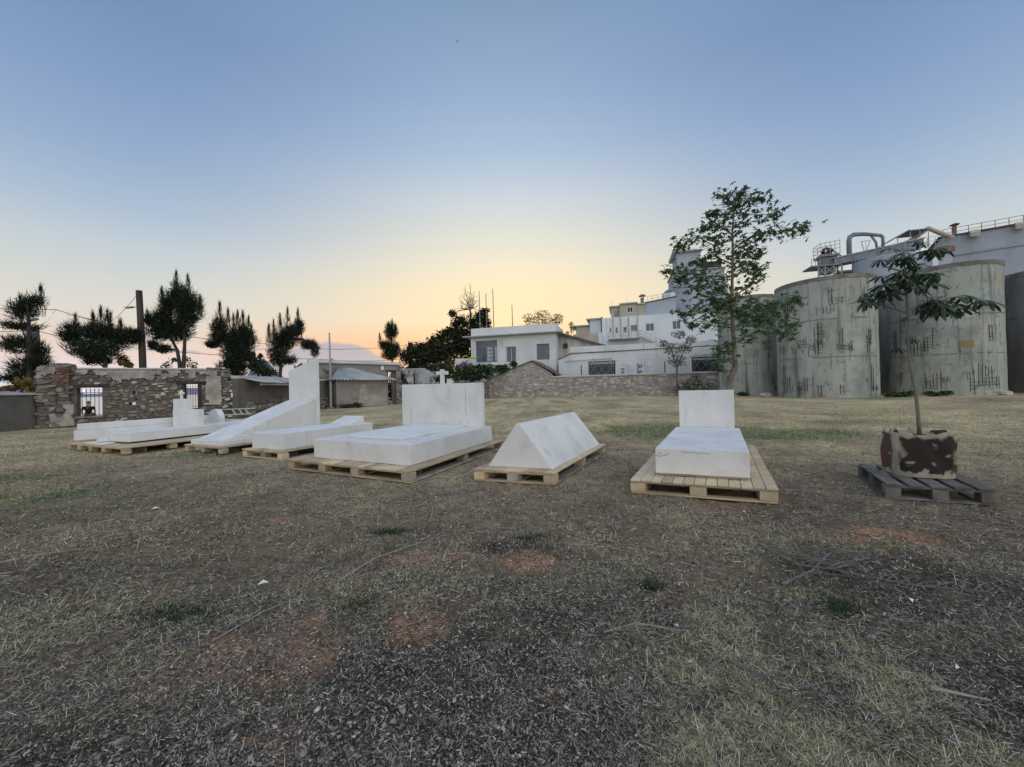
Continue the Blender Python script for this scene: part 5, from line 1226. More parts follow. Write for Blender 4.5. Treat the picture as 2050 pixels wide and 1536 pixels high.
CAS = {
'cas1': (22, [(-28.1, 6.4, 0.71, 0.63), (-27.5, 6.9, 0.51, 0.4), (-28.4, 5.5, 1.0, 0.29), (-28.4, 4.4, 1.0, 0.63), (-28.0, 3.1, 1.2, 0.71), (-28.7, 2.5, 0.86, 0.34), (-27.1, 3.9, 0.43, 0.63)], [(-26.9, 7.8), (-28.1, 7.2)], [[(-27.6, 1.9), (-27.6, 4.4), (-27.6, 6.7)]]),
'cas2': (24, [(-27.2, 5.2, 0.62, 0.87), (-25.7, 5.3, 1.0, 0.69), (-24.4, 5.0, 1.0, 0.69), (-25.7, 4.2, 1.5, 0.69), (-26.1, 3.6, 0.87, 0.41), (-23.6, 5.2, 0.47, 0.31)], [(-25.6, 6.9), (-26.1, 6.6), (-25.2, 6.7), (-27.2, 6.5), (-24.4, 6.1), (-25.0, 6.5)], [[(-25.35, 3.0), (-25.4, 4.2)]]),
'cas3': (26, [(-23.2, 7.4, 0.51, 0.95), (-23.6, 6.4, 0.74, 0.74), (-22.4, 8.0, 0.54, 0.95), (-21.8, 7.3, 0.68, 1.15), (-21.9, 6.4, 0.68, 0.74), (-22.9, 5.6, 1.01, 0.74), (-23.8, 5.6, 0.44, 0.74), (-24.1, 4.7, 0.34, 0.41), (-23.4, 4.4, 0.54, 0.34), (-24.4, 6.4, 0.3, 0.47)], [(-23.6, 8.6), (-22.6, 9.7), (-21.8, 9.4), (-21.0, 8.0), (-24.6, 7.1), (-23.1, 8.0)], [[(-22.4, 3.0), (-22.6, 4.3), (-23.1, 5.4)], [(-22.2, 3.0), (-22.1, 4.7), (-22.0, 6.4)]]),
'cas4': (28, [(-21.3, 6.2, 0.47, 0.8), (-20.1, 5.2, 1.16, 1.02), (-20.0, 4.1, 1.16, 1.16), (-21.8, 4.9, 0.51, 0.33), (-20.5, 3.0, 1.16, 0.87), (-19.4, 5.6, 0.4, 0.8), (-21.2, 5.4, 0.65, 0.65)], [(-21.2, 8.0), (-20.6, 7.5), (-19.9, 7.3), (-19.5, 7.3), (-19.1, 6.9), (-18.9, 6.3), (-20.2, 7.1)], [[(-20.2, 2.2), (-20.1, 4.5)]]),
'cas5': (30, [(-17.9, 5.4, 1.01, 0.94), (-18.3, 4.2, 0.66, 1.09), (-16.9, 6.0, 0.86, 0.58), (-15.9, 5.0, 0.66, 0.47), (-15.4, 4.6, 0.31, 0.66), (-17.3, 3.8, 0.66, 0.39), (-16.5, 6.5, 0.35, 0.55)], [(-18.0, 7.5), (-17.4, 7.9), (-16.6, 7.8), (-18.5, 7.0), (-18.9, 6.6)], [[(-18.1, 2.4), (-17.9, 4.4), (-17.5, 5.4)], [(-17.5, 5.4), (-16.3, 5.4), (-15.5, 4.8)]]),
'cas6': (46, [(-14.3, 8.2, 0.78, 1.19), (-14.8, 6.4, 0.78, 0.96), (-13.9, 6.1, 0.66, 0.96), (-15.4, 6.7, 0.42, 0.54), (-14.6, 5.4, 0.96, 0.6)], [(-14.2, 9.7), (-14.6, 9.4), (-13.8, 9.2), (-15.7, 8.1)], [[(-14.3, 4.8), (-14.3, 8.5)]])}
CL = {'cas1': 'dark ragged wind bent needle tree at the left edge behind the short grey pole', 'cas2': 'dark wide bushy needle tree with low spikes between the two wooden poles', 'cas3': 'tallest dark needle tree with forked trunk just right of the wooden pole',
      'cas4': 'dark needle tree with upright spikes behind the broken end of the ruin', 'cas5': 'dark needle tree with a drooping arm to the right above the wedge tomb headstone', 'cas6': 'narrow dark needle tree standing alone behind the grey house coping'}
for k_, a in CAS.items(): tree('needle_tree', CL[k_], 'tree', *a, M['leaf_cas'], 'cas', 'needle trees along the shore', dens=.75 if k_ != 'cas1' else .55)
EV = 'evergreens behind the hedge'
tree('evergreen_tree', 'dark rounded evergreen, lowest and leftmost of the clump behind the hedge', 'tree', 56, [(-14.1, 6.7, 1.75, 1.45), (-15.4, 6.0, 1.02, 1.16), (-12.6, 5.9, 1.45, 1.82), (-13.0, 7.6, 1.02, 0.65), (-14.1, 4.5, 2.18, 1.31)], [], [], M['leaf_ev'], 'broad', EV, dens=.7, size=.28)
tree('evergreen_tree', 'dark evergreen of middle height in the clump behind the hedge', 'tree', 58, [(-11.6, 8.0, 1.81, 1.66), (-10.0, 9.1, 1.66, 1.51), (-10.8, 5.7, 3.1, 2.2), (-9.2, 10.0, 1.05, 0.83), (-12.6, 6.6, 1.9, 1.8), (-10.4, 7.4, 2.0, 1.8)], [], [], M['leaf_ev'], 'broad', EV, dens=.7, size=.28)
tree('evergreen_tree', 'tallest dark evergreen with a ragged top at the left corner of the villa', 'tree', 60, [(-5.6, 11.2, 2.18, 2.03), (-4.0, 13.1, 0.94, 0.86), (-6.9, 8.5, 2.65, 2.73), (-9.1, 13.0, 0.78, 0.78), (-8.0, 11.4, 1.8, 1.7), (-3.7, 11.3, 0.9, 1.2), (-6.5, 5.7, 2.6, 2.2), (-8.7, 7.8, 2.2, 2.2), (-4.9, 8.6, 1.9, 2.4), (-8.6, 9.8, 1.5, 1.5), (-4.6, 12.4, 1.2, 1.0)], [], [[(-6.6, 4.2), (-6.0, 10.4), (-6.4, 13.9)]], M['leaf_ev'], 'broad', EV, dens=.68, size=.28)
tree('dead_tree', 'bare leafless tree top rising out of the tallest evergreen', 'tree', 61, [], [(-6.2, 17.9), (-7.6, 16.1), (-7.2, 17.1), (-5.2, 15.3), (-5.6, 16.5), (-8.0, 15.0), (-4.9, 14.3), (-9.3, 13.6), (-8.6, 13.9)], [[(-6.3, 3.0), (-6.3, 10.6), (-6.3, 13.3), (-6.4, 15.3)]], None, 'dead', bark='dead_wood', trunk_r=.2)
tree('olive_tree', 'loose feathery tree backlit above the villa parapet', 'tree', 62, [(3.1, 12.1, 1.29, 1.05), (5.1, 12.7, 1.45, 0.97), (7.5, 12.0, 1.29, 1.13), (5.5, 11.4, 2.42, 0.64)], [], [[(5.0, 4.0), (5.0, 8.0), (5.1, 12.1)]], M['leaf_vt'], 'broad', dens=.55, size=.24)
tree('slender_tree', 'thin sparse young tree right of the villa against the yellow sky', 'tree', 62, [(9.7, 11.1, 0.48, 0.64), (9.9, 10.3, 0.4, 0.56), (9.1, 9.7, 0.32, 0.56)], [], [[(9.7, 4.0), (9.7, 7.1), (9.8, 11.5)]], M['leaf_vt'], 'broad', dens=.45, size=.2, trunk_r=.1)
tree('green_hedge', 'dense dark green ivy hedge spilling over the wall below the villa', 'hedge', 46.5, [(-9.8, 3.9, 0.85, 0.48), (-8.1, 3.5, 1.69, 0.72), (-5.7, 3.2, 1.93, 0.85), (-3.3, 3.4, 1.93, 0.79), (-1.2, 3.5, 1.33, 0.6), (0.2, 4.0, 0.54, 0.42), (-7.5, 2.5, 2.29, 0.54), (-4.5, 2.5, 1.81, 0.48)], [], [], M['leaf_hedge'], 'broad', dens=1.0, size=.24)
tree('dry_shrub', 'bare reddish brown shrub behind the hedge, left of the rubble heap', 'shrub', 50.2, [(-8.5, 4.6, 1.2, .5), (-7.7, 4.8, .6, .45), (-9.4, 4.5, .7, .4)], [], [], M['dry_shrub'], 'broad', dens=.25, size=.22)
tree('dry_shrub', 'dry brown bush heap below the small white garden wall at the villa corner', 'shrub', 48.9, [(-5.9, 4.4, .75, .45), (-6.7, 4.1, .5, .3), (-5.2, 4.15, .45, .3)], [], [], M['dry_shrub'], 'broad', dens=.3, size=.2)
b = MB(); b.box(-7.25, -5.2, 49.5, 49.8, 0, 5.1); tag(b.build('garden_wall', M['white_paint']), 'small white garden wall behind the dry bush heap at the villa corner', 'wall')
t = thing('plastic_bag', 'bright yellow green plastic bag on top of the dry bush heap', 'bag', (-4.87, 48.7, 5.0)); b = MB(); b.tube([(-.4, 0, 0), (-.2, 0, .14), (.1, 0, .18), (.3, 0, .08), (.38, 0, -.05)], [.03, .15, .17, .14, .03], 7); b.build('bag_body', M['yellow'], t, smooth=True); b = MB(); b.bar((-.35, 0, .1), (-.6, 0, .2), .06); b.build('knot', M['yellow'], t)
tree('shrub', 'added dark shrub filling the gateway of the grey house to darken it', 'shrub', 37.0, [(-10.6, 1.4, .9, 1.2), (-11.4, 1.2, .9, 1.2), (-11.0, 2.5, .9, .7)], [], [], M['leaf_ev'], 'broad', dens=.9, size=.2, trunk_r=.05)  # shrub added so no sky shows and the gateway looks dark
tree('shrub', 'yellowing small bush just behind the ruin left of the wooden pole', 'shrub', 24, [(-24.4, 3.5, 0.41, 0.41), (-23.9, 3.2, 0.25, 0.19)], [], [], M['leaf_yellow'], 'broad', dens=.8, size=.13, trunk_r=.05)
tree('broadleaf_tree', 'small mid green tree behind the tin lean-to', 'tree', 36, [(-23.6, 3.7, 1.12, 0.79), (-24.3, 4.3, 0.47, 0.42), (-23.1, 3.2, 1.12, 0.56), (-24.2, 4.9, .18, .3), (-23.5, 4.7, .2, .3)], [], [], M['leaf_green'], 'broad', dens=.9, size=.2)
tree('broadleaf_tree', 'small dark green bush left of the tall tomb headstone', 'tree', 36, [(-19.7, 3.4, 0.65, 0.56)], [], [], M['leaf_green'], 'broad', dens=.9, size=.2)
tree('broadleaf_tree', 'sparse leafy bush showing round the forked trunk above the ruin', 'tree', 30, [(-26.9, 3.6, 0.47, 0.31), (-24.9, 3.6, 0.47, 0.31), (-26.3, 4.0, 0.31, 0.23), (-25.4, 4.0, 0.31, 0.23)], [], [[(-25.9, 3.1), (-26.0, 3.8)]], M['leaf_green'], 'broad', dens=.45, size=.17, trunk_r=.06)
tree('shrub', 'yellow green bush above the low dark wall at the left edge', 'shrub', 19, [(-24.2, 2.0, 0.59, 0.35), (-24.8, 1.8, 0.35, 0.15), (-23.6, 1.7, .5, .4)], [], [], M['leaf_yellow'], 'broad', dens=.9, size=.12, trunk_r=.05)
tree('grey_leaved_tree', 'thin grey leaved tree growing in front of the fence by the grilled windows', 'tree', 40.2, [(16.8, 4.8, .95, .8), (18.3, 4.9, .8, .6), (15.9, 5.4, .6, .5), (18.9, 5.8, .6, .5), (17.5, 6.4, .8, .5), (17.2, 3.6, 1.1, .7)], [], [[(17.2, 0.2), (17.25, 2.9), (16.7, 4.9)], [(17.25, 2.9), (18.2, 4.9), (18.4, 5.9)]], M['leaf_olive'], 'broad', dens=.59, size=.17, bark='bark', trunk_r=.09)
tree('shrub', 'dark twiggy shrub at the foot of the stone wall below the grey leaved tree', 'shrub', 40.0, [(18.8, 1.1, 1.2, .85), (17.6, .8, .9, .6), (20.2, .8, 1.0, .6), (19.3, 1.8, .7, .5)], [], [], M['leaf_ev'], 'broad', dens=.32, size=.16, trunk_r=.05)
for i, (x, y, w, lab) in enumerate([(21.5, 34.6, 1.2, 'dark weeds at the foot of the shadier back silo'), (26.5, 26.3, 1.0, 'dark weeds in the gap between the two large silos'), (29.0, 26.3, .8, 'weeds at the foot of the silo with the ochre patch'), (-12.3, 28.9, 1.0, 'dark weeds along the foot of the tin roof shed')]):
    tree('weed', lab, 'weeds', y, [(x + k_ * w * .7, .12 + .08 * (k_ % 2), w * .55, .2) for k_ in (-1, 0, 1)], [], [], M['leaf_green'], 'broad', 'weeds at wall feet', dens=.8, size=.1, trunk_r=.01)

# ------------------------------------------------------------------ young plane tree
t = thing('plane_tree', 'young plane tree with a crooked trunk and star shaped leaves behind the right headboard', 'tree', (8.9, 16, 0))
ox = 8.9
TR = [(8.85, -.1), (8.96, .78), (9.11, 1.5), (9.3, 1.91), (9.28, 2.64), (9.25, 3.68), (9.24, 4.73), (9.29, 5.77), (9.34, 6.81), (9.34, 7.65), (9.45, 8.49), (9.43, 9.1)]
b = MB(); b.tube([(x - ox, 0, z) for x, z in TR], [.15, .13, .12, .11, .085, .075, .065, .055, .045, .035, .022, .01], 9); b.build('trunk', M['bark'], t, smooth=True)
BR = [[(9.35, 7.23), (8.57, 7.0), (7.75, 7.48), (7.15, 7.03)], [(9.33, 7.44), (8.8, 7.77), (8.13, 7.64)], [(9.34, 7.65), (10.07, 8.26), (11.11, 8.24)], [(9.32, 6.81), (10.25, 7.42), (10.88, 7.41), (11.92, 7.44)], [(9.31, 6.4), (10.03, 6.9), (10.65, 6.78)],
      [(9.28, 5.56), (8.53, 5.58), (7.5, 5.92), (6.46, 5.94)], [(9.26, 4.94), (8.31, 5.06), (7.08, 5.61)], [(9.25, 4.52), (8.5, 4.33), (7.45, 4.25), (6.83, 4.05)], [(9.23, 3.68), (8.28, 3.81), (7.54, 3.72)], [(9.26, 4.73), (10.2, 5.54), (10.42, 5.85)],
      [(9.24, 3.89), (10.38, 4.7), (11.21, 4.47), (12.57, 4.86)], [(9.23, 3.48), (10.57, 4.07), (11.81, 3.63)], [(9.23, 3.06), (10.34, 3.24), (11.17, 3.18)], [(9.4, 8.28), (8.81, 8.25), (8.36, 8.26)], [(9.41, 8.49), (10.08, 8.79), (10.46, 8.88)],
      [(9.27, 2.23), (8.86, 2.34), (8.64, 1.87)], [(9.25, 2.85), (8.67, 2.86), (8.76, 2.65)], [(9.29, 5.98), (10.01, 6.28), (10.85, 6.36)], [(9.45, 8.5), (9.3, 9.0), (9.0, 9.25)], [(9.45, 8.5), (9.6, 8.95), (9.8, 9.3)], [(9.3, 6.2), (8.6, 6.7), (8.1, 6.5)], [(9.24, 4.2), (9.9, 4.3), (10.8, 3.9)], [(9.24, 4.2), (8.9, 4.7), (8.2, 4.6)]]
anchors = []
for br in BR:
    yo = rnd.uniform(-.55, .55); L_ = abs(br[-1][0] - br[0][0])
    pts = [Vector((x - ox, yo * i / (len(br) - 1) * min(1.6, L_), z)) for i, (x, z) in enumerate(br)]
    b = MB(); b.tube(pts, [.032 * (1 - .75 * i / (len(pts) - 1)) for i in range(len(pts))], 6); b.build('branch', M['bark'], t)
    for i in range(len(pts) - 1):
        n_ = max(3, int((pts[i + 1] - pts[i]).length * 20))
        for k_ in range(n_):
            f = k_ / n_; w = (i + f) / (len(pts) - 1)
            if w < .10: continue
            anchors.append((pts[i].lerp(pts[i + 1], f), .20 + .12 * (1 - abs(w - .6))))
    anchors += [(pts[-1], .14)] * 6
def star_leaf(r):
    pts = [(0, 0, 0)]; tips = [(-100, .55), (-48, .85), (0, 1.0), (48, .85), (100, .55)]
    for i, (a, L_) in enumerate(tips):
        a = rad(a)
        pts.append((math.sin(a) * L_ * r, math.cos(a) * L_ * r, -.12 * r * abs(math.sin(a))))
        if i < 4:
            m_ = rad((tips[i][0] + tips[i + 1][0]) / 2); pts.append((math.sin(m_) * .42 * r, math.cos(m_) * .42 * r, .03 * r))
    return pts, [(0, i, i + 1) for i in range(1, 9)]
lv, lf = star_leaf(.185)
b = MB(); b.add(lv, lf); leaf_me = b.mesh('leaf', M['leaf_plane'], recalc=False)
places = []
for p, s in anchors:
    for _ in range(rnd.choice([3, 4, 4])):
        places.append((p + Vector((rnd.gauss(0, s * .75), rnd.gauss(0, s * .9), rnd.gauss(-.03, s * .62))), rnd.uniform(0, 6.28), rnd.uniform(-1.1, .5), rnd.uniform(-.7, .7), rnd.uniform(.75, 1.25)))
rnd.shuffle(places)
for p, a, c_, d_, s in places[:300]: link_mesh('leaf', leaf_me, t, loc=p, scale=(s, s, s), rot=(c_, d_, a))
allv = []
for p, a, c_, d_, s in places[300:]:
    m4 = Matrix.Translation(p) @ (Matrix.Rotation(a, 4, 'Z') @ Matrix.Rotation(d_, 4, 'Y') @ Matrix.Rotation(c_, 4, 'X')) @ Matrix.Scale(s, 4)
    allv.append([tuple(m4 @ Vector(v)) for v in lv])
b = MB()
for vs in allv: b.add(vs, lf)
tag(b.build('small_leaves', M['leaf_plane'], t, recalc=False), kind='stuff')

# ------------------------------------------------------------------ pallets
def pallet(label, A, yaw, skew, u0, u1, k0, k1, nb, wood, blocks_u, blocks_k, gap=.006, top=.166, name='pallet', group='wooden pallets on the grass', bw=.14, runner=True, grey=(), hgt=.098):
    t = thing(name, label, 'pallet', (A[0], A[1], 0), rad(yaw), group)
    r = random.Random(int(abs(A[0] * 100))); w = (u1 - u0) / nb
    for i in range(nb):
        dk = r.uniform(-.012, .012); b = MB(skew); x0 = u0 + i * w + gap / 2; x1 = u0 + (i + 1) * w - gap / 2; dz = r.uniform(-.003, .003)
        b.box(x0, x1, k0 + dk, k1 + r.uniform(-.01, .01), top - .022 + dz, top + dz); b.build('deck_board', wood, t, bevel=.003)
    zb = top - .0255
    for k in blocks_k:
        b = MB(skew); b.box(u0 + .012, u1 - .012, k - .05, k + .05, zb - .02, zb - .0005); b.build('cross_board', wood, t)
    b = MB(skew); b.box(u0 + .16, u1 - .16, k0 + .42, k0 + .445, 0.0, zb - .021); b.build('light_block_board', M['wood_dark'], t)  # dark board added to block light and blacken the gap under the deck
    if runner:
        b = MB(skew); b.box(u0 + .01, u1 - .01, k0 + .012, k0 + .11, 0.0, .02); b.build('bottom_board', wood, t)
    for i, u in enumerate(blocks_u):
        if runner:
            b = MB(skew); b.box(u - bw / 2 - .005, u + bw / 2 + .005, k0 + .115, k1 - .02, 0.0, .02); b.build('bottom_runner', M['wood_grey'] if wood is M['wood'] else wood, t)
        for k in blocks_k:
            b = MB(skew); b.box(u - bw / 2, u + bw / 2, max(k0 + .008, k - .075), min(k1 - .008, k + .075), .021, zb - .021); b.build('block', M['wood_grey'] if i in grey else wood, t, bevel=.004)
    return t
def gm_(name, label, A, yaw, cat='tomb'): return thing(name, label, cat, (A[0], A[1], 0), rad(yaw), 'white tombs on pallets')

# 1 enclosure tomb, far left
A1, y1 = (-10.99, 9.53), -24.5
pallet('double width pallet under the walled family tomb at the far left', A1, y1, 0, -.14, 2.77, 0, 3.75, 18, M['wood'], [-.06, .5, 1.1, 1.75, 2.66], [.06, .9, 1.75, 2.6, 3.68], bw=.16, runner=False)
t = gm_('enclosure_tomb', 'white walled family tomb with low kerbs, stepped block with cross and small round headstone', A1, y1)
P_, PS_ = M['plaster'], M['plaster_stained']
b = MB(); b.box(-.12, .06, .11, 3.4, .205, .455); b.build('lower_kerb', P_, t, bevel=.008, rough=.0035)
b = MB(); b.box(-.12, .02, .17, 3.35, .458, .62); b.build('upper_kerb', P_, t, bevel=.008, rough=.0035)
b = MB(); b.extrude([(1.16, .33), (2.0, .36), (1.74, 3.38), (1.05, 3.38)], 'z', .205, .43); b.build('side_slab', P_, t, bevel=.008, rough=.0035)
b = MB(); b.box(.07, 1.04, .6, 3.28, .17, .235); b.build('inner_floor', P_, t, bevel=.006, rough=.0035)
b = MB(); b.box(.98, 1.15, .16, .42, .21, .30); b.build('step', P_, t, bevel=.006, rough=.0035)
b = MB(); b.box(.62, 1.5, .06, .30, .168, .196); b.build('loose_slab', P_, t, bevel=.004, rough=.0035)
b = MB(); b.box(-.12, 2.0, 3.39, 3.52, .205, .45); b.build('back_kerb', P_, t, bevel=.008, rough=.0035)
b = MB(); b.box(.25, 1.52, 2.0, 2.16, .238, .87); b.build('wide_headstone', P_, t, bevel=.008, rough=.0035)
b = MB(); b.box(-.11, .52, 2.17, 2.36, .46, 1.17); o = b.build('tall_headstone', P_, t, bevel=.008, rough=.0035)
b = MB(); b.box(.12, .19, 2.24, 2.29, 1.171, 1.43); b.box(.04, .118, 2.24, 2.29, 1.31, 1.37); b.box(.192, .27, 2.24, 2.29, 1.31, 1.37); b.build('cross', P_, o, bevel=.003, rough=.0035)
b = MB(); b.extrude([(.02, .236), (.64, .236), (.64, .52)] + [(.33 + .31 * math.cos(a), .5 + .31 * math.sin(a)) for a in np.linspace(.05, math.pi - .05, 15)] + [(.02, .52)], 'y', 3.02, 3.18); b.build('round_headstone', P_, t, bevel=.008, rough=.0035)

# 2 wedge tomb
A2, y2 = (-7.37, 8.80), -25.2
pallet('pallet under the sloping wedge tomb', A2, y2, 0, -.1, 1.36, -.08, 2.55, 10, M['wood'], [-.03, .62, 1.28], [-.01, 1.2, 2.47], runner=False, grey=(1, 2))
t = gm_('wedge_tomb', 'white sloping wedge tomb with a tall headstone cut in a curve', A2, y2)
b = MB(); b.box(0, 1.25, 0, 2.5, .168, .272); b.build('plinth', P_, t, bevel=.008, rough=.0035)
b = MB(); b.extrude([(.06, .274), (2.36, .274), (2.36, 1.11)], 'x', .14, 1.12); b.build('wedge', PS_, t, bevel=.006, rough=.0035)
cv = [(.02, 1.88)] + [(.02 + 1.10 * f, 1.90 + .30 * (f * .55 + .45 * (f * f * (3 - 2 * f)))) for f in np.linspace(.08, 1, 10)]
b = MB(); b.extrude([(.02, .274), (1.13, .274)] + cv[::-1], 'y', 2.365, 2.49); b.build('headstone', P_, t, bevel=.006, rough=.0035)

# 3 low slab tomb
A3, y3 = (-5.38, 7.93), -26.0
pallet('pallet under the low plain slab tomb with a stone pillow', A3, y3, -.02, -.15, 1.14, -.12, 2.45, 9, M['wood'], [-.07, .52, 1.06], [-.04, 1.1, 2.37], grey=(1,))
t = gm_('slab_tomb', 'low white slab tomb with a small tilted pillow block at its head', A3, y3)
b = MB(-.02); b.box(0, .98, 0, 2.36, .168, .49); b.build('slab', P_, t, bevel=.007, rough=.0035)
b = MB(-.02); b.extrude([(1.86, .492), (2.3, .492), (2.3, .655), (1.86, .507)], 'x', .06, .74); b.build('pillow', P_, t, bevel=.004, rough=.0035)

# 4 wide cross tomb
A4, y4 = (-3.43, 6.62), -26.7
pallet('largest pallet with many narrow boards under the wide cross tomb', A4, y4, -.065, -.35, 2.36, -.27, 2.9, 21, M['wood'], [-.26, .52, 1.25, 2.26], [-.19, 1.3, 2.82], bw=.16, grey=(3,))
t = gm_('cross_tomb', 'wide white tomb with a raised panel, broad headboard and a small cross on top', A4, y4)
b = MB(-.065); b.box(0, 2.13, 0, 2.75, .168, .482); b.build('base', PS_, t, bevel=.012, seg=2, rough=.0035)
b = MB(-.065); b.box(.46, 1.68, .36, 2.36, .484, .522); b.build('raised_panel', P_, t, bevel=.004, rough=.0035)
b = MB(-.065); b.box(-.04, 2.10, 2.38, 2.5, .484, 1.405); b.build('headboard', PS_, t, bevel=.006, rough=.0035)
b = MB(-.065); b.box(1.03, 1.12, 2.41, 2.47, 1.406, 1.715); b.box(.92, 1.028, 2.41, 2.47, 1.60, 1.675); b.box(1.122, 1.22, 2.41, 2.47, 1.60, 1.675); b.build('cross', P_, t, bevel=.004, rough=.0035)

# 5 prism tomb
A5, y5 = (-.36, 5.53), -18.3
pallet('long pallet under the triangular prism tomb', A5, y5, .17, -.13, 1.04, -.19, 2.42, 8, M['wood'], [-.05, .44, .95], [-.11, 1.1, 2.34], bw=.15, grey=(1,))
t = gm_('prism_tomb', 'white triangular prism tomb like a tent', A5, y5)
b = MB(.17); b.extrude([(-.015, .168), (.935, .168), (.475, .785), (.425, .785)], 'y', 0, 2.36); b.build('prism', PS_, t, bevel=.012, seg=2, rough=.0035)

# 6 right tomb
A6, y6 = (1.75, 4.76), -21.5
pallet('wide pale pallet with long boards under the tomb with a plain square headboard', A6, y6, .12, -.25, 1.25, -.28, 2.9, 13, M['wood'], [-.165, .48, 1.16], [-.20, 1.3, 2.82], bw=.17)
t = gm_('headboard_tomb', 'white block tomb with a plain square headboard, nearest to the bagged sapling', A6, y6)
b = MB(.12); b.box(.03, .97, .03, 2.5, .17, .196); b.build('packing_board', M['wood_grey'], t)
b = MB(.12); b.box(0, 1.01, 0, 2.55, .198, .50); b.build('slab', PS_, t, bevel=.008, seg=2, rough=.0035)
b = MB(.12); b.box(.06, .94, 2.57, 2.68, .17, 1.16); b.build('headboard', P_, t, bevel=.005, rough=.0035)

def crack(parent, pts, y, w, name='crack', m='rim', axis='y', skew=0.0):
    """thin ragged crack cut as a dark sliver lying on a face at y"""
    r = random.Random(len(pts)); b = MB(skew)
    for i in range(len(pts) - 1):
        (u0, z0), (u1, z1) = pts[i], pts[i + 1]; w0 = w * r.uniform(.5, 1.2); w1 = w * r.uniform(.3, 1.0); L_ = math.hypot(u1 - u0, z1 - z0) or 1; nx, nz = -(z1 - z0) / L_, (u1 - u0) / L_
        vs = [(u + s_ * nx * ww, yy, z + s_ * nz * ww) for (u, z, ww) in ((u0, z0, w0), (u1, z1, w1)) for s_ in (-.5, .5) for yy in (y - .0045, y + .01)]
        b.add(vs, [(0, 2, 6, 4), (1, 5, 7, 3), (0, 4, 5, 1), (2, 3, 7, 6), (0, 1, 3, 2), (4, 6, 7, 5)])
    return b.build(name, M[m], parent)
crack(t, [(.0, .415), (.03, .42), (.05, .40), (.085, .425), (.12, .418), (.15, .445), (.17, .44)], 0, .007, skew=.12)
crack(t, [(.03, .42), (.045, .445), (.07, .452)], 0, .005, skew=.12)
crack(t, [(.30, .47), (.36, .462), (.40, .47), (.47, .458), (.53, .468), (.62, .455)], 0, .004, skew=.12)
T4 = [o for o in COL.objects if o.name.startswith('cross_tomb')][0]
crack(T4, [(1.70, 1.30), (1.703, 1.12), (1.699, .95), (1.702, .74)], 2.38, .006, 'stain_line', 'cement', skew=-.065)
b = MB(-.065); b.extrude([(1.68, .74), (1.73, .735), (1.735, .70), (1.80, .60), (1.81, .55), (1.76, .545), (1.75, .51), (1.72, .545), (1.665, .53), (1.675, .62), (1.69, .69)], 'y', 2.3735, 2.385); b.build('filler_patch', P_, T4)
# ------------------------------------------------------------------ sapling in its root bag on an old pallet
A7, y7 = (4.14, 4.22), -22.2
t = pallet('dark weathered pallet under the bagged sapling', A7, y7, .15, -.10, .80, -.10, 1.05, 5, M['wood_dark'], [-.02, .36, .73], [-.02, .48, .97], gap=.05, bw=.13)
t = thing('root_bag', 'square cream root bag with dark earth stains holding the sapling', 'root bag', (4.40, 4.42, 0), rad(-24), None)
def bagpt(f, z):
    """rounded square outline, f round the bag, z height fraction"""
    a = f * 2 * math.pi; c_, s_ = math.cos(a), math.sin(a); q = (abs(c_) ** 5 + abs(s_) ** 5) ** (-1 / 5)
    bulge = 1 + .03 * math.sin(3 * a + 4 * z) + .05 * math.sin(math.pi * z); bulge *= 1 + .02 * math.sin(9 * a + z * 7)
    return (.265 + .262 * q * c_ * bulge, .235 + .235 * q * s_ * bulge, .17 + .49 * z + ((.02 * math.sin(5 * a + 1) + .012 * math.sin(11 * a)) if z > .99 else 0))
NA, NZ = 224, 52
b = MB(); vs = [bagpt(i / NA, j / NZ) for j in range(NZ + 1) for i in range(NA)]
vs += [tuple((p[0] * .93 + .265 * .07, p[1] * .93 + .235 * .07, p[2] - .005)) for p in [bagpt(i / NA, 1) for i in range(NA)]]
vs += [tuple((p[0] * .9 + .265 * .1, p[1] * .9 + .235 * .1, p[2] - .09)) for p in [bagpt(i / NA, 1) for i in range(NA)]]
fs = [(j * NA + i, j * NA + (i + 1) % NA, (j + 1) * NA + (i + 1) % NA, (j + 1) * NA + i) for j in range(NZ + 2) for i in range(NA)]
fs.append(tuple(range(NA - 1, -1, -1))); b.add(vs, fs)
bag_o = b.build('bag', None, t, smooth=True, recalc=False)
fi = np.tile(np.arange(NA) / NA, NZ + 3); zi = np.minimum(np.repeat(np.arange(NZ + 3), NA) / NZ, 1.0)
vv = np.array(vs); face = np.floor((fi * 4 + .5) % 4).astype(int); loc_ = np.where(face % 2 == 0, (vv[:, 1] - .235) / .24, (vv[:, 0] - .265) / .27)
nb_ = fbm(fi * 26, zi * 5.5, 4, 19); lim = np.where(face == 2, .58, .92)
st = sstep(lim - np.abs(loc_) + (nb_ - .5) * .6, -.12, .16) * sstep(zi + (nb_ - .5) * .35, .10, .17) * sstep(.95 - zi + (nb_ - .5) * .25, -.03, .05)
st = st * (1 - .8 * sstep(fbm(fi * 18 + 7, zi * 6, 3, 8), .72, .86)) * (np.repeat(np.arange(NZ + 3), NA) <= NZ)
dark = np.where((face == 2)[:, None], np.array([[.10, .048, .032]]), np.array([[.024, .015, .011]]))
cb = np.array([[.34, .315, .225]]) * (1 - st[:, None]) + dark * st[:, None]; cb *= (.85 + .3 * fbm(fi * 40, zi * 12, 3, 5))[:, None]
ca_b = bag_o.data.color_attributes.new('earth_stain', 'FLOAT_COLOR', 'POINT'); ca_b.data.foreach_set('color', np.concatenate([cb, np.ones((len(cb), 1))], 1).astype(np.float32).ravel())
bmt = bpy.data.materials.new('stained_root_bag'); bmt.use_nodes = True; nt = bmt.node_tree; N, L = nt.nodes, nt.links
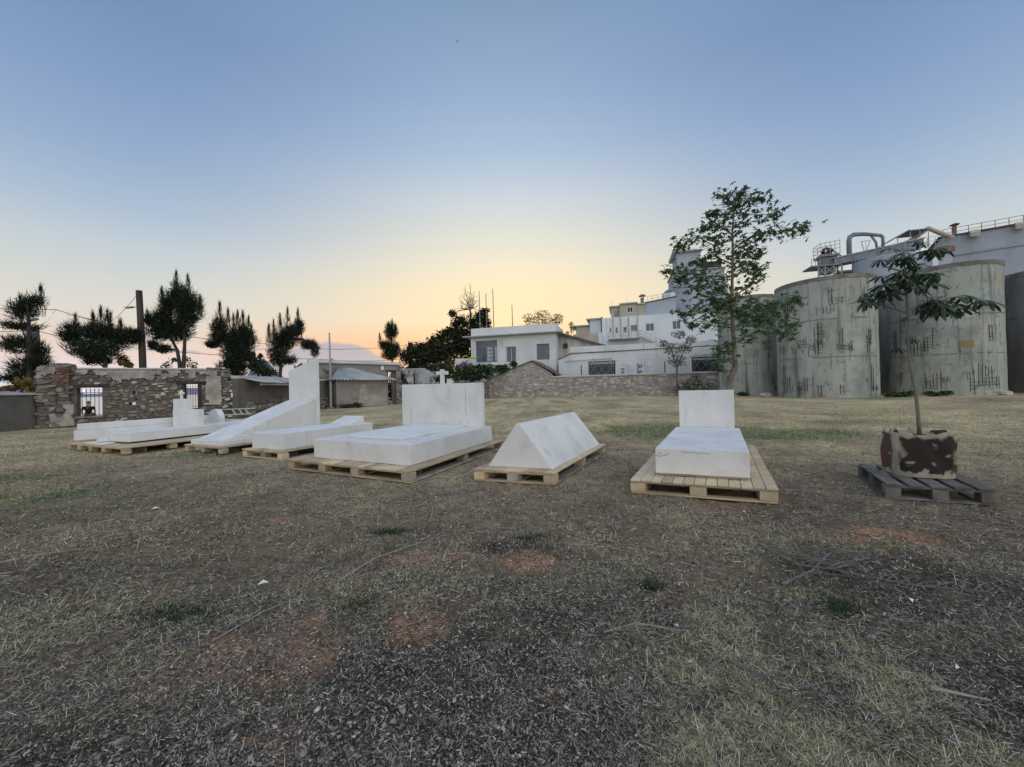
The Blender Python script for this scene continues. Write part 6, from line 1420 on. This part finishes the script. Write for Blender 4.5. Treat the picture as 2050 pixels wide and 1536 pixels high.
bs = N['Principled BSDF']; bs.inputs['Roughness'].default_value = .9; at = N.new('ShaderNodeAttribute'); at.attribute_name = 'earth_stain'; L.new(at.outputs['Color'], bs.inputs['Base Color'])
q = N.new('ShaderNodeTexNoise'); q.inputs['Scale'].default_value = 60; bp = N.new('ShaderNodeBump'); bp.inputs['Strength'].default_value = .5; bp.inputs['Distance'].default_value = .01
L.new(N.new('ShaderNodeNewGeometry').outputs['Position'], q.inputs['Vector']); L.new(q.outputs['Fac'], bp.inputs['Height']); L.new(bp.outputs[0], bs.inputs['Normal'])
bag_o.data.materials.clear(); bag_o.data.materials.append(bmt)
b = MB(); b.extrude([(p[0] * .91 + .265 * .09, p[1] * .91 + .235 * .09) for p in [bagpt(i / NA, 1) for i in range(0, NA, 2)]], 'z', .5, .615); b.build('earth', M['soil'], t)
for (x, y, w) in ((.42, .14, .09), (.08, .36, .07)):
    b = MB(); b.tube([(x - w, y, .615), (x - w * .5, y, .655), (x + w * .5, y + .01, .66), (x + w, y, .62)], [.012, .045, .045, .012], 7); b.build('bag_fold', M['burlap'], t, smooth=True)
SX, SY = 4.80, 4.55
t = thing('sapling', 'slim sapling with large fingered leaves growing from the root bag', 'tree', (SX, SY, 0))
TR = [(4.8, .60), (4.79, .87), (4.77, 1.16), (4.71, 1.46), (4.7, 1.7), (4.71, 1.99), (4.7, 2.22), (4.69, 2.46), (4.69, 2.7), (4.66, 2.87)]
b = MB(); b.tube([(x - SX, 0, z) for x, z in TR], [.021, .018, .016, .014, .0125, .011, .0095, .008, .006, .0035], 8); b.build('trunk', M['bark'], t, smooth=True)
SB = [[(4.7, 1.86), (4.9, 1.98), (5.15, 2.12), (5.42, 2.16)], [(4.71, 2.06), (4.55, 2.15), (4.31, 2.26), (4.15, 2.22)], [(4.69, 2.28), (4.44, 2.38)], [(4.7, 2.4), (4.9, 2.5)], [(4.69, 2.55), (4.5, 2.66)]]
for br in SB:
    yo = rnd.uniform(-.25, .25)
    b = MB(); b.tube([(x - SX, yo * i / len(br), z) for i, (x, z) in enumerate(br)], [.009, .007, .005, .003][:len(br)], 6); b.build('branch', M['bark'], t)
CLU = [(4.17, 2.22), (4.28, 2.25), (4.40, 2.29), (4.46, 2.33), (4.61, 2.32), (4.44, 2.41), (4.55, 2.38), (4.62, 2.44), (4.79, 2.37), (4.56, 2.54), (4.7, 2.5), (4.8, 2.49), (4.94, 2.52), (4.98, 2.58), (4.86, 2.62), (4.62, 2.67), (4.48, 2.70), (4.71, 2.73), (4.86, 2.76), (4.93, 2.77), (4.69, 2.88), (4.35, 2.33), (4.5, 2.46), (4.75, 2.43),
       (4.9, 2.12), (5.0, 2.16), (5.05, 2.19), (5.17, 2.22), (5.32, 2.18), (5.44, 2.18), (5.23, 2.12), (5.37, 2.12), (4.96, 2.10), (5.08, 2.23), (5.28, 2.22), (4.69, 1.99), (4.73, 1.69), (4.66, 1.72)]
def palmate(seed, n=7):
    r = random.Random(seed); vs, fs = [], []
    for k in range(n):
        a = (k - (n - 1) / 2) * rad(38) + r.uniform(-.1, .1); L_ = .155 * (1 - .09 * abs(k - (n - 1) / 2)) * r.uniform(.9, 1.1); dr = r.uniform(.35, .9)
        ca, sa = math.cos(a), math.sin(a); o = len(vs)
        for f, w in ((.06, .004), (.4, .013), (.72, .0195), (.9, .0125), (1.0, .001)):
            for s in (-1, 0, 1):
                x = f * L_; y = s * w; z = -dr * L_ * f * f - abs(s) * w * .25
                vs.append((x * sa + y * ca, x * ca - y * sa, z))
        for j in range(4):
            for s in (0, 1):
                q = o + j * 3 + s; fs.append((q, q + 1, q + 4, q + 3))
    return vs, fs
pm = []
for s_ in range(4):
    vs, fs = palmate(s_); b = MB(); b.add(vs, fs); b.tube([(0, 0, 0), (0, -.06, .0), (0, -.12, -.02)], .0025, 4, False); pm.append(b.mesh('leaf', M['leaf_sap'], smooth=True, recalc=False))
for (x, z) in CLU:
    for _ in range(2 if z > 2.05 else 1):
        s = rnd.uniform(.75, 1.2) * (1 if z > 2.05 else .6)
        link_mesh('leaf', rnd.choice(pm), t, loc=(x - SX + rnd.uniform(-.04, .04), rnd.uniform(-.2, .2), z + rnd.uniform(-.03, .03)), scale=(s, s, s), rot=(rnd.uniform(-.45, .35), rnd.uniform(-.4, .4), rnd.uniform(0, 6.28)))

# ------------------------------------------------------------------ fallen branches and stalks
def zg(x, y): return float(ground_z(np.array([x]), np.array([y]))[0])
def branch(name, lab, cat, main, twigs, m, r0, seed):
    r = random.Random(seed); t = thing(name, lab, cat, (main[0][0], main[0][1], 0)); o = Vector((main[0][0], main[0][1], 0))
    P = [Vector((x, y, zg(x, y) + .012 + h)) for x, y, h in main]
    b = MB(); b.tube([p - o for p in P], [r0 * (1 - .7 * i / (len(P) - 1)) for i in range(len(P))], 6); b.build('stem', m, t)
    for k in range(twigs):
        i = r.randrange(len(P) - 1); s = P[i].lerp(P[i + 1], r.random()); d = (P[i + 1] - P[i]).normalized(); a = math.atan2(d.y, d.x) + r.choice([-1, 1]) * r.uniform(.4, 1.2); L_ = r.uniform(.08, .32)
        e = s + Vector((math.cos(a) * L_, math.sin(a) * L_, r.uniform(-.005, .05))); m_ = (s + e) / 2 + Vector((r.uniform(-.03, .03), r.uniform(-.03, .03), .01))
        b = MB(); b.tube([s - o, m_ - o, e - o], [r0 * .35, r0 * .25, r0 * .12], 5); b.build('twig', m, t)
branch('fallen_branch', 'grey fallen branch with many twigs lying right of the middle of the foreground', 'branch', [(1.85, 2.95, .05), (1.98, 2.70, .02), (2.15, 2.63, .0), (2.45, 2.43, .0), (2.85, 2.33, .0)], 34, M['dead_grey'], .011, 1)
branch('fallen_branch', 'second grey branch crossing the twiggy one towards the sapling pallet', 'branch', [(1.7, 2.48, 0), (2.0, 2.62, .02), (2.3, 2.83, .02), (2.75, 2.90, .0)], 16, M['dead_grey'], .009, 2)
branch('fallen_branch', 'short grey knotted twigs on straw near the bottom right', 'branch', [(.82, 1.72, 0), (.95, 1.80, .02), (1.08, 1.70, .01), (1.14, 1.60, 0)], 12, M['dead_grey'], .007, 3)
branch('forked_stalk', 'pale forked dry stalk lying left of the gravel patch', 'stalk', [(-1.22, 2.62, 0), (-1.08, 2.95, .02), (-.80, 3.25, .0), (-.62, 3.42, 0)], 5, M['dead_wood'], .006, 4)
branch('dry_stalk', 'long thin pale stalk lying in front of the right tomb pallet', 'stalk', [(1.15, 3.95, 0), (1.38, 3.62, .03), (1.62, 3.25, 0)], 2, M['dead_wood'], .0055, 5)
branch('dry_stalk', 'thin pale stalk left of the forked stalk near the green weed', 'stalk', [(-1.62, 2.05, 0), (-1.50, 2.28, .02), (-1.38, 2.45, 0)], 1, M['dead_wood'], .005, 6)
branch('dry_stalk', 'long pale stalk at the left edge of the view', 'stalk', [(-4.2, 2.95, 0), (-3.9, 3.1, .02), (-3.55, 3.3, 0)], 1, M['dead_wood'], .006, 7)
branch('dry_stalk', 'upright bent pale straw behind the pair of red earth patches', 'stalk', [(-.83, 3.75, 0), (-.86, 4.05, .04), (-.93, 4.3, .02)], 1, M['dead_wood'], .005, 8)
branch('dry_weed', 'dry spiky weed with radiating stalks right of centre in the foreground', 'weed', [(.45, 2.02, 0), (.62, 2.02, .05), (.82, 2.03, .02), (1.0, 2.03, 0)], 26, M['dead_wood'], .004, 9)
branch('brown_stick', 'short brown stick near the bottom right corner', 'stick', [(1.72, 1.62, 0), (1.80, 1.58, .01), (1.90, 1.56, 0)], 0, M['wood_grey'], .009, 10)
for (x, y, s, a, lab) in ((-1.72, 2.62, .03, .5, 'scrap of white paper left of the green weed strip'), (2.28, 2.24, .028, 1.1, 'pale chip of paper below the fallen branch'), (1.95, 1.72, .012, .2, 'tiny white scrap at the lower right'), (-4.1, 4.4, .035, .9, 'white scrap on the grass in the left middle distance')):
    z = zg(x, y); b = MB(); c_, s_ = math.cos(a) * s, math.sin(a) * s
    b.add([(-c_, -s_, .012), (s_ * .5, -c_ * .5, .02), (c_, s_, .013), (-s_ * .4, c_ * .5, .03), (-c_, -s_, .009), (s_ * .5, -c_ * .5, .017), (c_, s_, .010), (-s_ * .4, c_ * .5, .027)], [(0, 1, 2, 3), (7, 6, 5, 4), (0, 4, 5, 1), (1, 5, 6, 2), (2, 6, 7, 3), (3, 7, 4, 0)])
    tag(b.build('paper_scrap', M['paper'], loc=(x, y, z)), lab, 'litter')
for (x, y, r, lab) in ((26.9, 27.0, .3, 'pale broken stone lying before the silo with the ochre patch'), (33.2, 25.9, .35, 'pale rubble at the foot of the bare rebar ladder on the right silo'), (21.0, 31.8, .4, 'pale rubble heap between the back silo and the nearest silo')):
    tag(link_mesh('stone_block', T_PALE[0], None, loc=(x, y, r * .35), scale=(r * 2, r * 1.4, r)), lab, 'stone')

# ------------------------------------------------------------------ loose cover of the yard: straw, chips, gravel, green tufts
INSIDE = [(A1, y1, -.1, 2.7, .1, 3.6), (A2, y2, -.05, 1.3, 0, 2.5), (A3, y3, -.1, 1.1, 0, 2.4), (A4, y4, -.3, 2.3, -.2, 2.8), (A5, y5, -.1, 1.2, -.1, 2.3), (A6, y6, -.2, 1.4, -.2, 2.8), (A7, y7, -.05, .8, -.05, 1.0)]
def outside(x, y):
    k = np.ones(len(x), bool)
    for A, yw, u0, u1, k0, k1 in INSIDE:
        c_, s_ = math.cos(rad(yw)), math.sin(rad(yw)); dx, dy = x - A[0], y - A[1]; u = dx * c_ + dy * s_; v = -dx * s_ + dy * c_
        k &= ~((u > u0) & (u < u1) & (v > k0) & (v < k1))
    off = (x + 20.03) * -0.5321 + (y - 16.3) * 0.8467
    return k & (off < -.05) & (x > -19.9)
def sample(n, y0, y1, p):
    u = nrg.random(n); y = (y0 ** (1 - p) + u * (y1 ** (1 - p) - y0 ** (1 - p))) ** (1 / (1 - p))
    x = nrg.uniform(-1, 1, n) * (1.42 * y + .8)
    k = outside(x, y); return x[k], y[k]
def strips(x, y, L_, w, ang, tilt, lift):
    """flat bent blades lying on or rising from the soil"""
    z = ground_z(x, y) + lift; d = np.stack([np.cos(ang) * np.cos(tilt), np.sin(ang) * np.cos(tilt), np.sin(tilt)], -1)
    s = np.stack([-np.sin(ang), np.cos(ang), nrg.normal(size=len(x)) * .4], -1) * (w / 2)[:, None]
    p = np.stack([x, y, z], -1); e = p + d * L_[:, None]
    return np.stack([p - s, p + s, e + s * .35, e - s * .35], 1)
x, y = sample(1150000, 1.0, 26, 1.75)
red, green, straw, mulch, n, n2 = ground_fields(x, y)
dn = fbm(x * 5, y * 5, 3, 33); dn2 = fbm(x * 14, y * 14, 3, 35)
keep = nrg.random(len(x)) < np.clip((.34 + .70 * straw + .55 * (dn - .5) * 2 + .2 * green - .25 * red - .28 * mulch) * (.55 + .9 * sstep(dn2, .35, .6)), .05, 1)
x, y, straw, mulch, red, green, dn = (a[keep] for a in (x, y, straw, mulch, red, green, dn))
sc = np.clip(np.sqrt(y / 2.2), .75, 2.6)
yel = nrg.random(len(x)) < np.clip(.06 + .66 * straw + .10 * (y > 3), 0, .85)
L_ = np.clip(nrg.lognormal(-3.75, .5, len(x)), .008, .10) * sc * np.where(yel, 1.1, .9); w = nrg.uniform(.0012, .0032, len(x)) * sc * 1.1
ang = nrg.uniform(0, 6.28, len(x)); tilt = np.where(nrg.random(len(x)) < .3, nrg.uniform(.2, 1.1, len(x)), nrg.uniform(-.05, .22, len(x))) * np.where(yel, 1.0, .7)
q = strips(x, y, L_, w, ang, tilt, .002 + nrg.random(len(x)) * .012)
# tufts of dead grass that stand up a little
tx, ty = sample(9000, 1.0, 20, 1.7); tr_, tg_, ts_, tm_, _, _ = ground_fields(tx, ty)
k = nrg.random(len(tx)) < np.clip(.05 + .55 * ts_ + .15 * tg_ - .3 * tr_, 0, 1); tx, ty = tx[k], ty[k]; nb = 22
a_ = nrg.uniform(0, 6.28, (len(tx), nb)); rr = nrg.random((len(tx), nb)) * .03 * np.clip(np.sqrt(ty / 2.2), .8, 2.4)[:, None]
bx = (tx[:, None] + np.cos(a_) * rr).ravel(); by = (ty[:, None] + np.sin(a_) * rr).ravel(); sct = np.clip(np.sqrt(by / 2.2), .8, 2.4)
qt = strips(bx, by, nrg.uniform(.015, .052, len(bx)) * sct, nrg.uniform(.0012, .0026, len(bx)) * sct, (a_ + nrg.normal(size=a_.shape) * .5).ravel(), nrg.uniform(.15, 1.25, len(bx)), np.zeros(len(bx)))
q = np.concatenate([q, qt]); yel = np.concatenate([yel, nrg.random(len(qt)) < .75])
M['straw'] = island_mat('straw_blades', [(0.0, (.14, .115, .06)), (.3, (.30, .255, .135)), (.65, (.50, .44, .245)), (.9, (.68, .62, .40)), (1.0, (.78, .74, .56))])
M['grey_straw'] = island_mat('grey_dry_bits', [(0.0, (.024, .020, .015)), (.35, (.085, .074, .055)), (.6, (.205, .18, .132)), (.82, (.40, .36, .275)), (1.0, (.70, .655, .53))])
tag(soup('straw', q[yel], 4, M['straw'], None), 'loose yellow straw scattered over the yard', 'straw', kind='stuff')
tag(soup('dry_grass', q[~yel], 4, M['grey_straw'], None), 'grey dry grass bits and chips covering the yard', 'dry grass', kind='stuff')
# dark mulch chips
x, y = sample(230000, 1.0, 14, 1.9); red, green, straw, mulch, n, n2 = ground_fields(x, y)
keep = nrg.random(len(x)) < .22 + .70 * mulch; x, y = x[keep], y[keep]; sc = np.clip(np.sqrt(y / 2.2), .8, 2.2)
q = strips(x, y, nrg.uniform(.006, .028, len(x)) * sc, nrg.uniform(.003, .009, len(x)) * sc, nrg.uniform(0, 6.28, len(x)), nrg.uniform(-.1, .5, len(x)), .002 + nrg.random(len(x)) * .008)
M['chips'] = island_mat('mulch_chips', [(0.0, (.020, .018, .015)), (.4, (.055, .049, .040)), (.72, (.155, .140, .112)), (.92, (.36, .33, .27)), (1.0, (.58, .54, .46))])
tag(soup('wood_chips', q, 4, M['chips'], None), 'dark shredded wood chips on the bare soil', 'wood chips', kind='stuff')
# gravel
GR = [(-1.30, 1.95, .60, .35, 1.0), (-.45, 2.35, .7, .55, 1.0), (-.3, 1.75, .8, .55, 1.0), (-.9, 1.4, .9, .35, 1.0), (.05, 2.85, .6, .4, .9), (-.6, 2.95, .5, .25, .7), (-1.8, 6.0, 2.2, .7, .7), (-4.0, 7.2, 1.6, .5, .5), (1.6, 5.9, .6, 1.0, .7), (.3, 4.6, 1.0, .4, .6), (.2, 1.3, .7, .3, .8), (.5, 2.3, .5, .4, .6)]
x, y = sample(170000, 1.0, 11, 1.9)
red_ = ground_fields(x, y)[0]; keep = nrg.random(len(x)) < np.clip(.05 + .25 * red_ + .9 * blobs(x, y, GR) * (.4 + 1.1 * fbm(x * 4, y * 4, 3, 12)), 0, 1); x, y = x[keep][:30000], y[keep][:30000]
ico = bmesh.new(); bmesh.ops.create_icosphere(ico, subdivisions=1, radius=1.0); iv = np.array([v.co[:] for v in ico.verts]); ifc = np.array([[v.index for v in f.verts] for f in ico.faces]); ico.free()
n_ = len(x); s = nrg.lognormal(-5.5, .42, n_) * np.clip(np.sqrt(y / 2.4), .85, 1.8); ax = nrg.uniform(.55, 1.25, (n_, 3)) * np.array([1.25, .95, .55])
a = nrg.uniform(0, 6.28, n_); jit = nrg.uniform(.62, 1.3, (n_, len(iv)))
V_ = iv[None] * jit[:, :, None] * ax[:, None, :] * s[:, None, None]
V_ = np.stack([V_[..., 0] * np.cos(a)[:, None] - V_[..., 1] * np.sin(a)[:, None], V_[..., 0] * np.sin(a)[:, None] + V_[..., 1] * np.cos(a)[:, None], V_[..., 2]], -1)
V_ += np.stack([x, y, ground_z(x, y) + s * .35 + .004], -1)[:, None, :]
me = bpy.data.meshes.new('gravel'); fill_mesh(me, V_.reshape(-1, 3), (ifc[None] + (np.arange(n_) * len(iv))[:, None, None]).reshape(-1, 3))
M['gravel'] = island_mat('gravel_stones', [(0.0, (.10, .088, .074)), (.35, (.20, .18, .155)), (.6, (.30, .262, .22)), (.75, (.36, .27, .205)), (.9, (.48, .44, .385)), (1.0, (.72, .68, .61))])
me.materials.append(M['gravel']); tag(link_mesh('gravel', me), 'pale small gravel stones on the red and dark soil', 'gravel', kind='stuff')
# green grass
x, y = sample(160000, 1.0, 28, 1.3); red, green, straw, mulch, n, n2 = ground_fields(x, y)
keep = nrg.random(len(x)) < green * .8 * sstep(fbm(x * 3, y * 3, 3, 55), .35, .6); x, y = x[keep], y[keep]; sc = np.clip(np.sqrt(y / 2.2), .8, 2.4)
q = strips(x, y, nrg.uniform(.02, .055, len(x)) * sc, nrg.uniform(.002, .004, len(x)) * sc, nrg.uniform(0, 6.28, len(x)), nrg.uniform(.3, 1.4, len(x)), -.002 * np.ones(len(x)))
M['grass'] = island_mat('green_grass', [(0.0, (0.044, 0.062, 0.020)), (.6, (0.088, 0.110, 0.035)), (1.0, (0.163, 0.175, 0.066))])
tag(soup('green_grass', q, 4, M['grass'], None), 'short green grass growing through the dry yard', 'grass', kind='stuff')
# a few green weeds one can point at
for i, (x0, y0, rx, ry, n_, lab) in enumerate(((-1.15, 3.60, .16, .06, 300, 'dark green weed tuft left of centre beyond the forked stalk'), (.12, 3.36, .20, .08, 260, 'flat green weed just before the prism tomb pallet'), (.86, 2.46, .08, .06, 220, 'round dark green weed right of the gravel patch'), (1.86, 2.22, .12, .10, 300, 'dark green weed among straw below the fallen branch'), (-2.02, 2.30, .30, .07, 420, 'long green weed strip left of the red earth patch'), (-.95, 2.33, .14, .09, 260, 'grey green leafy weed beside the small round red patch'))):
    x = x0 + nrg.normal(size=n_) * rx * .55; y = y0 + nrg.normal(size=n_) * ry * .55
    q = strips(x, y, nrg.uniform(.02, .06, n_), nrg.uniform(.004, .008, n_), nrg.uniform(0, 6.28, n_), nrg.uniform(.1, 1.2, n_), np.zeros(n_))
    q -= np.array([x0, y0, 0]); t = thing('green_weed', lab, 'weed', (x0, y0, 0), 0, 'green weeds in the foreground'); tag(soup('blades', q, 4, M['leaf_green'], t), kind='stuff')
